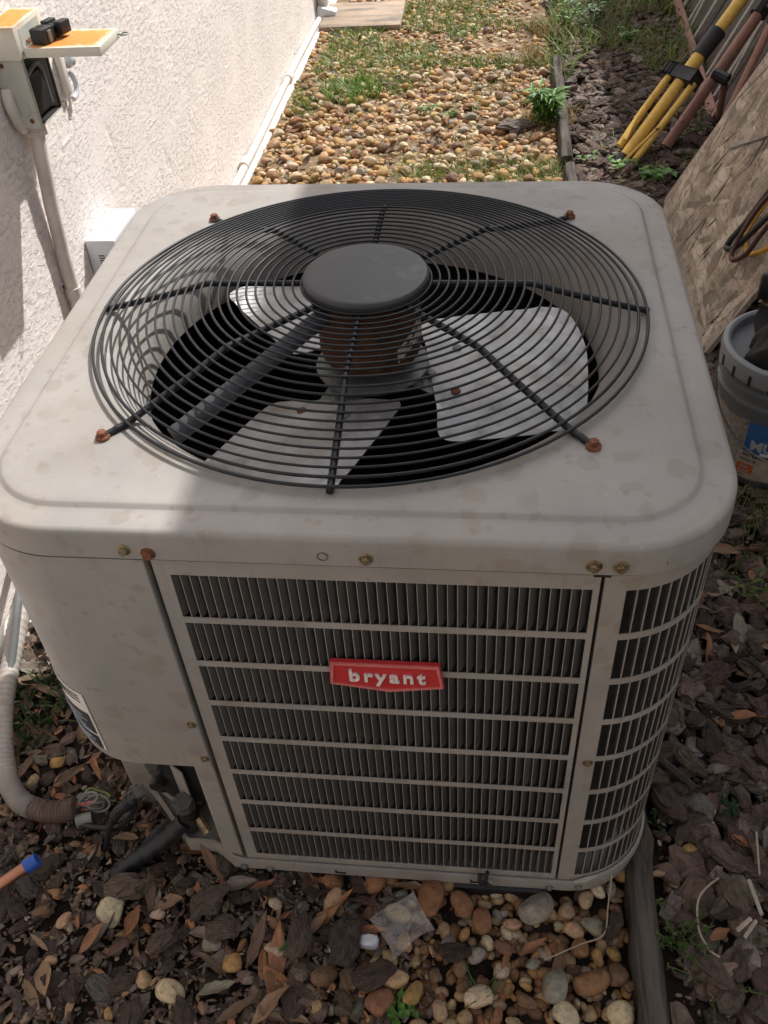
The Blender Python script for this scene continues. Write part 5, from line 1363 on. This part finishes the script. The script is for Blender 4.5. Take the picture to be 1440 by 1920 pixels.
# grass and weeds
def blades(spec):
    """spec rows: x, y, z, heading, length, width, lean, colour -> one joined mesh"""
    V = []; F = []; C = []
    for (x, y, z, h, L_, w, ln, col) in spec:
        b = len(V); dx, dy = math.cos(h), math.sin(h); nx, ny = -dy, dx
        for i in range(4):
            t = i / 3; o = ln * L_ * t ** 1.7; zz = z + L_ * t * (1 - .35 * ln * t); ww = w * (1 - t ** 1.6) * .5 + .0001
            V += [(x + dx * o + nx * ww, y + dy * o + ny * ww, zz), (x + dx * o - nx * ww, y + dy * o - ny * ww, zz)]; C += [col, col]
        for i in range(3): F.append((b + 2 * i, b + 2 * i + 1, b + 2 * i + 3, b + 2 * i + 2))
    return V, F, C
def bobj(name, spec): 
    V, F, C = blades(spec); return link(name, fast_mesh(name, np.array(V), np.array(F), M_GREEN, True, np.array(C)))
GR = [(.115, .22, .035), (.155, .24, .045), (.20, .225, .055), (.28, .24, .09), (.09, .18, .03)]
def tuft(px, py, n, rad, L_, label, w=.004, cols=GR, ln=(.2, 1.0), z=.0, name='grass_tuft', grp='grass tufts'):
    p = at(px, py, .0); rows = []
    for i in range(n):
        a = R.uniform(0, 6.28); r = rad * math.sqrt(R.random()); rows.append((p[0] + r * math.cos(a), p[1] + r * math.sin(a) * 1.3, z, R.uniform(0, 6.28), L_ * R.uniform(.5, 1.1), w * R.uniform(.7, 1.2), R.uniform(*ln), jit(R.choice(cols), .25)))
    tag(bobj(name, rows), label, 'grass', grp)
tuft(660, 178, 380, .13, .085, 'bright green grass tuft in the middle of the sunlit gravel', .0065, GR[:2])
tuft(600, 205, 50, .07, .06, 'small grass tuft left of the bright tuft near the wall')
tuft(805, 335, 90, .055, .05, 'low grass tuft at the back edge of the cabinet')
tuft(940, 330, 110, .12, .055, 'green grass patch behind the cabinet right of the low tuft')
tuft(1030, 335, 90, .07, .06, 'grass tuft at the timber foot behind the cabinet')
tuft(655, 295, 30, .05, .04, 'tiny grass tuft left of centre in the gravel')
tuft(940, 160, 40, .06, .05, 'thin grass tuft in the right gravel')
tuft(880, 265, 26, .06, .04, 'sparse grass tuft in the gravel near the cabinet')
tuft(520, 175, 40, .03, .07, 'yellow green grass at the foot of the wall pipe', .004, [(.25, .24, .07), (.16, .18, .05)])
tuft(545, 120, 40, .03, .08, 'pale grass clump further along the wall pipe', .004, [(.25, .24, .07), (.16, .18, .05)])
tuft(560, 215, 34, .05, .06, 'weak grass tuft between pipe and gravel')
tuft(60, 1335, 150, .075, .055, 'dark green grass clump between flexible conduit and cabinet', .0055, [(.035, .075, .02), (.025, .05, .016), (.05, .10, .025)])
tuft(1398, 975, 130, .06, .06, 'airy yellow green weed below the bucket', .0024, [(.16, .19, .045), (.10, .15, .03), (.22, .22, .07)], (.1, .8))
tuft(1390, 1075, 60, .05, .05, 'thin grass among leaves right of the cabinet', .003, [(.07, .12, .025), (.11, .15, .03)])
tuft(905, 1880, 16, .015, .07, 'few thin grass blades in the bottom gravel', .0022, [(.06, .10, .025)])
rows = []
def scatter(n, x0, x1, y0, y1, L_, seed, th, cols, sx=.35, keep=None, w=.004):
    for i in range(n):
        x = R.uniform(x0, x1); y = R.uniform(y0, y1)
        if float(vnoise(np.array([x]), np.array([y]), seed, sx, sx)[0]) < th: continue
        if keep and not keep(x, y): continue
        rows.append((x, y, .0, R.uniform(0, 6.28), L_ * R.uniform(.4, 1.2), w * R.uniform(.7, 1.2), R.uniform(.3, 1.3), jit(R.choice(cols), .3)))
nb = lambda x, y: not (-.76 < x < -.335 and 4.27 < y < 4.72)
scatter(4200, -.66, .40, 3.66, 4.28, .05, 51, .34, GR, .3, nb, .006)
scatter(3600, -.32, .5, 4.2, 5.3, .06, 52, .34, GR, .3, nb, .006)
scatter(1600, -.70, -.2, 3.1, 3.8, .055, 53, .45, GR, .25, nb, .005)
scatter(3600, .38, 1.2, 3.45, 5.3, .11, 54, .28, GR, .3, None, .005)
scatter(2200, .26, .46, 2.95, 4.3, .08, 55, .35, [(.38, .25, .10), (.30, .20, .08), (.18, .17, .05)], .2)
scatter(1500, -.68, .36, 2.3, 3.8, .045, 56, .55, GR, .22)
scatter(500, .5, .98, 2.35, 3.3, .06, 57, .5, GR, .25)
scatter(1100, -.2, .38, 2.32, 2.66, .05, 58, .35, GR, .2)
tag(bobj('grass', rows), kind='stuff')

def weed(px, py, n, h, ll, lw, label, cat='weed', cols=((.085, .20, .03), (.12, .25, .045)), spread=.5, name='leafy_weed', z0=0., stems=5, world_p=None):
    """stems with many pointed leaves"""
    p = at(px, py, z0) if world_p is None else world_p; root = thing(name, label, cat, (float(p[0]), float(p[1]), z0)); V = []; F = []; C = []
    gs = G()
    for s_ in range(stems):
        a = 2 * PI * s_ / stems + R.uniform(-.4, .4); sp_ = spread * R.uniform(.3, 1) * h; tip = Vector((math.cos(a) * sp_, math.sin(a) * sp_, h * R.uniform(.7, 1.05)))
        P = [Vector((0, 0, 0)), tip * .5 + Vector((0, 0, h * .12)), tip]; gs.tube(spline([tuple(q) for q in P], 3), min(.0016, lw * .3), 5)
        for i in range(n // stems):
            t = R.uniform(.15, 1.0); base = P[1] * (2 * t) if t < .5 else P[1] + (P[2] - P[1]) * (2 * t - 1)
            b = R.uniform(0, 6.28); L_ = ll * R.uniform(.6, 1.1); d = Vector((math.cos(b), math.sin(b), R.uniform(-.1, .7))).normalized(); sd = d.cross(Vector((0, 0, 1))).normalized() * lw * R.uniform(.7, 1.1)
            dr = Vector((0, 0, -.25 * L_)); k = len(V); col = jit(R.choice(cols), .2)
            V += [base, base + d * L_ * .4 + sd, base + d * L_ * .45 + dr * .1 + Vector((0, 0, -.002)), base + d * L_ * .4 - sd, base + d * L_ + dr]
            C += [col] * 5; F += [(k, k + 1, k + 2), (k, k + 2, k + 3), (k + 1, k + 4, k + 2), (k + 2, k + 4, k + 3)]
    gs.build('stem', M_STEM, root, loc=Vector((0, 0, 0)))
    o = link('leaves', fast_mesh('leaves', np.array([tuple(v) for v in V]), np.array(F), M_GREEN, False, np.array(C)), root, Vector((0, 0, 0)))
    return root
M_STEM = plain('weed_stem', (.09, .12, .035), .6)
weed(1022, 238, 330, .15, .075, .0085, 'bushy bright green weed beside the timber in the gravel', stems=11, spread=.42)
weed(1225, 345, 90, .055, .035, .013, 'round leaved green weed at the far right corner of the cabinet', spread=1.4, stems=9)
weed(1170, 325, 60, .05, .035, .012, 'small green weed at the foot of the yellow stand', spread=1.3, stems=7)
weed(1105, 310, 26, .035, .03, .010, 'low weed between timber and yellow stand', spread=1.3, stems=5)
weed(1290, 270, 120, .11, .022, .004, 'sprawling pale weed around the red brown pole', cols=((.17, .22, .05), (.24, .24, .08)), spread=1.0, stems=9)
weed(1210, 175, 40, .19, .02, .0035, 'tall thin seeding weed standing in the bark', cols=((.16, .17, .05), (.22, .20, .08)), spread=.25, stems=3)
weed(1175, 85, 36, .07, .045, .016, 'broad leaved weed in the shaded bark', spread=1.0, stems=5)
weed(1060, 55, 50, .14, .05, .010, 'leafy weed in the grass beyond the timber', spread=.8, stems=6)
weed(1110, 60, 60, .16, .055, .012, 'darker leafy weed beside the one beyond the timber', cols=((.035, .085, .018), (.05, .105, .02)), spread=.8, stems=6)
weed(845, 225, 20, .035, .03, .008, 'tiny broad weed in the sunlit gravel', spread=1.2, stems=4)
weed(800, 215, 24, .04, .03, .008, 'small weed left of the tiny broad weed', spread=1.2, stems=4)
weed(562, 1775, 14, .035, .026, .007, 'small bright seedling in the front mulch', spread=.7, stems=3, cols=((.06, .20, .03), (.08, .24, .04)))
weed(745, 1898, 20, .025, .02, .006, 'tiny green seedling at the bottom edge of the gravel', spread=1.0, stems=4)
weed(1268, 1775, 130, .06, .010, .0022, 'lacy weed with tiny leaves in the dark bark right of the timber', cols=((.07, .12, .03), (.11, .16, .05)), spread=.9, stems=10)
weed(1330, 1850, 40, .05, .009, .002, 'sparse lacy weed sprig lower in the dark bark', cols=((.08, .12, .04), (.12, .16, .06)), spread=1.4, stems=4)
weed(1228, 1548, 50, .03, .008, .0022, 'tiny weed tuft behind the timber', cols=((.06, .10, .03),), spread=1.0, stems=4)
weed(1362, 1525, 12, .03, .02, .004, 'small dark green shoot by the tan stone', cols=((.03, .07, .02),), spread=.9, stems=3)
weed(1420, 1135, 40, .07, .03, .004, 'feathery weed at the right edge below the bucket', cols=((.09, .14, .03), (.14, .18, .05)), spread=.8, stems=5)

# scraps
def scrap_plastic():
    t = MT('clear_dirty_film'); v = t.coord('Object'); t.set((.42, .40, .385), .22, 0., .5)
    tr = t.n('ShaderNodeBsdfTransparent'); mx = t.n('ShaderNodeMixShader')
    t.lk(t.ramp(t.noise(v, 40, 4, .6), [(.35, .22), (.7, .55)]), mx.inputs[0]); t.lk(tr.outputs[0], mx.inputs[1]); t.lk(t.b.outputs[0], mx.inputs[2])
    t.lk(mx.outputs[0], t.N['Material Output'].inputs['Surface']); t.bump(t.noise(v, 60, 4), .6, .004); return t.m
corn = [at(692, 1724, .048), at(772, 1671, .062), at(818, 1738, .056), at(744, 1798, .030)]
V = []; F = []; n = 12
for i in range(n + 1):
    for j in range(n + 1):
        a, b = i / n, j / n; p = corn[0] * (1 - a) * (1 - b) + corn[1] * a * (1 - b) + corn[2] * a * b + corn[3] * (1 - a) * b
        p = p + np.array([.003 * math.sin(4 * b + 2 * a), .003 * math.sin(4 * a), .003 * math.sin(7 * a + 3 * b) + .003 * math.sin(11 * b - 5 * a) + .002 * math.sin(17 * a * b)]); V.append(p)
for i in range(n):
    for j in range(n): q = i * (n + 1) + j; F.append((q, q + 1, q + n + 2, q + n + 1))
tag(link('plastic_scrap', fast_mesh('plastic_scrap', np.array(V), np.array(F), scrap_plastic(), True)), 'crumpled clear plastic scrap lying on the gravel before the cabinet', 'plastic scrap')
p = at(692, 1762, .03); g = G(); V_, F_ = ico(3); V_ = np.sign(V_) * np.abs(V_) ** .55; V_ = bumpy(V_, 9, .07); V_ = V_ * (1 + .06 * np.sin(V_ @ np.array([9., 5., 7.])) + .05 * np.sin(V_ @ np.array([-4., 11., 6.])))[:, None] * np.array([.0125, .0085, .009]); g.add([tuple(v + np.array([p[0], p[1], .024])) for v in V_], [tuple(f) for f in F_])
tag(g.build('paper_wad', M_WHITE), 'crumpled white paper wad left of the plastic scrap', 'paper')
p = on(905, 1645, 'y', -.012); g = G(); rr_ = random.Random(4)
for k in range(7):
    g.tube(spline([(p[0] + rr_.uniform(-.008, .008), -.012, p[2] + .014 + rr_.uniform(-.006, .006)), (p[0] + rr_.uniform(-.006, .006), -.014 - rr_.uniform(0, .006), p[2]), (p[0] + rr_.uniform(-.004, .018), -.012 - rr_.uniform(0, .006), p[2] - .016)], 3), .0026, 5)
tag(g.build('black_scrap', M_BLACKRUB), 'shrivelled black scrap hanging on the bottom rim of the cabinet', 'scrap')
def twig(P, r, m, label, cat='twig'):
    tag(G().tube(spline([tuple(q) for q in P], 6), r, 6).build(cat, m), label, cat, 'twigs and straws on the ground')
M_STRAW = plain('dry_straw', (.36, .29, .21), .8); M_STICK = plain('split_pale_stick', (.42, .35, .28), .8, 0, .3, 80)
twig([at(1147, 1640, .05), at(1140, 1700, .04), at(1132, 1752, .035), at(1090, 1770, .032), at(1020, 1800, .034)], .0011, M_STRAW, 'bent dry straw hanging from the cabinet corner over the gravel')
twig([at(1355, 1640, .03), at(1312, 1680, .035), at(1310, 1740, .035), at(1330, 1780, .03), at(1350, 1795, .03)], .0016, M_STRAW, 'curved dry stalk arching over the dark bark')
for (a, b, r, lab_) in (((1404, 1650), (1428, 1715), .0030, 'longest pale split stick near the right edge'), ((1382, 1745), (1408, 1722), .0032, 'short pale stick lying below the longest one'), ((1396, 1758), (1418, 1726), .0026, 'thin pale stick beside the short one'), ((1418, 1560), (1424, 1640), .0016, 'thin grey stalk pointing up at the right edge')):
    tag(G().tube([at(*a, .03), at(*b, .034)], r, 5).build('stick', M_STICK), lab_, 'stick', 'pale sticks at the right edge')
twig([at(1405, 1235, .03), at(1440, 1265, .04)], .006, M_TIMBER, 'grey weathered stick in the bark near the right edge', 'stick')
twig([at(1240, 1425, .03), at(1300, 1475, .035)], .006, M_TIMBER, 'splintered grey stick against the cabinet right side', 'stick')

# look-alikes that still share a label are told apart by their place in the photograph
def pixel(o):
    d = np.array(wloc(o)) - CAM; return float(720 + FPX * (d @ RT) / (d @ FW))
by = {}
for o in list(COL.objects):
    if o.parent is None and 'label' in o: by.setdefault(o['label'], []).append(o)
for lab_, os_ in by.items():
    n = len(os_)
    if n < 2 or n > 9: continue
    os_.sort(key=pixel)
    W3 = ['first', 'second', 'third', 'fourth', 'fifth', 'sixth', 'seventh', 'eighth', 'ninth']; NW = ['', '', 'two', 'three', 'four', 'five', 'six', 'seven', 'eight', 'nine']
    for i, o in enumerate(os_):
        place = 'left one of two' if n == 2 and i == 0 else 'right one of two' if n == 2 else 'leftmost of %s' % NW[n] if i == 0 else 'rightmost of %s' % NW[n] if i == n - 1 else '%s from left of %s' % (W3[i], NW[n])
        o['label'] = '%s, %s' % (lab_, place)
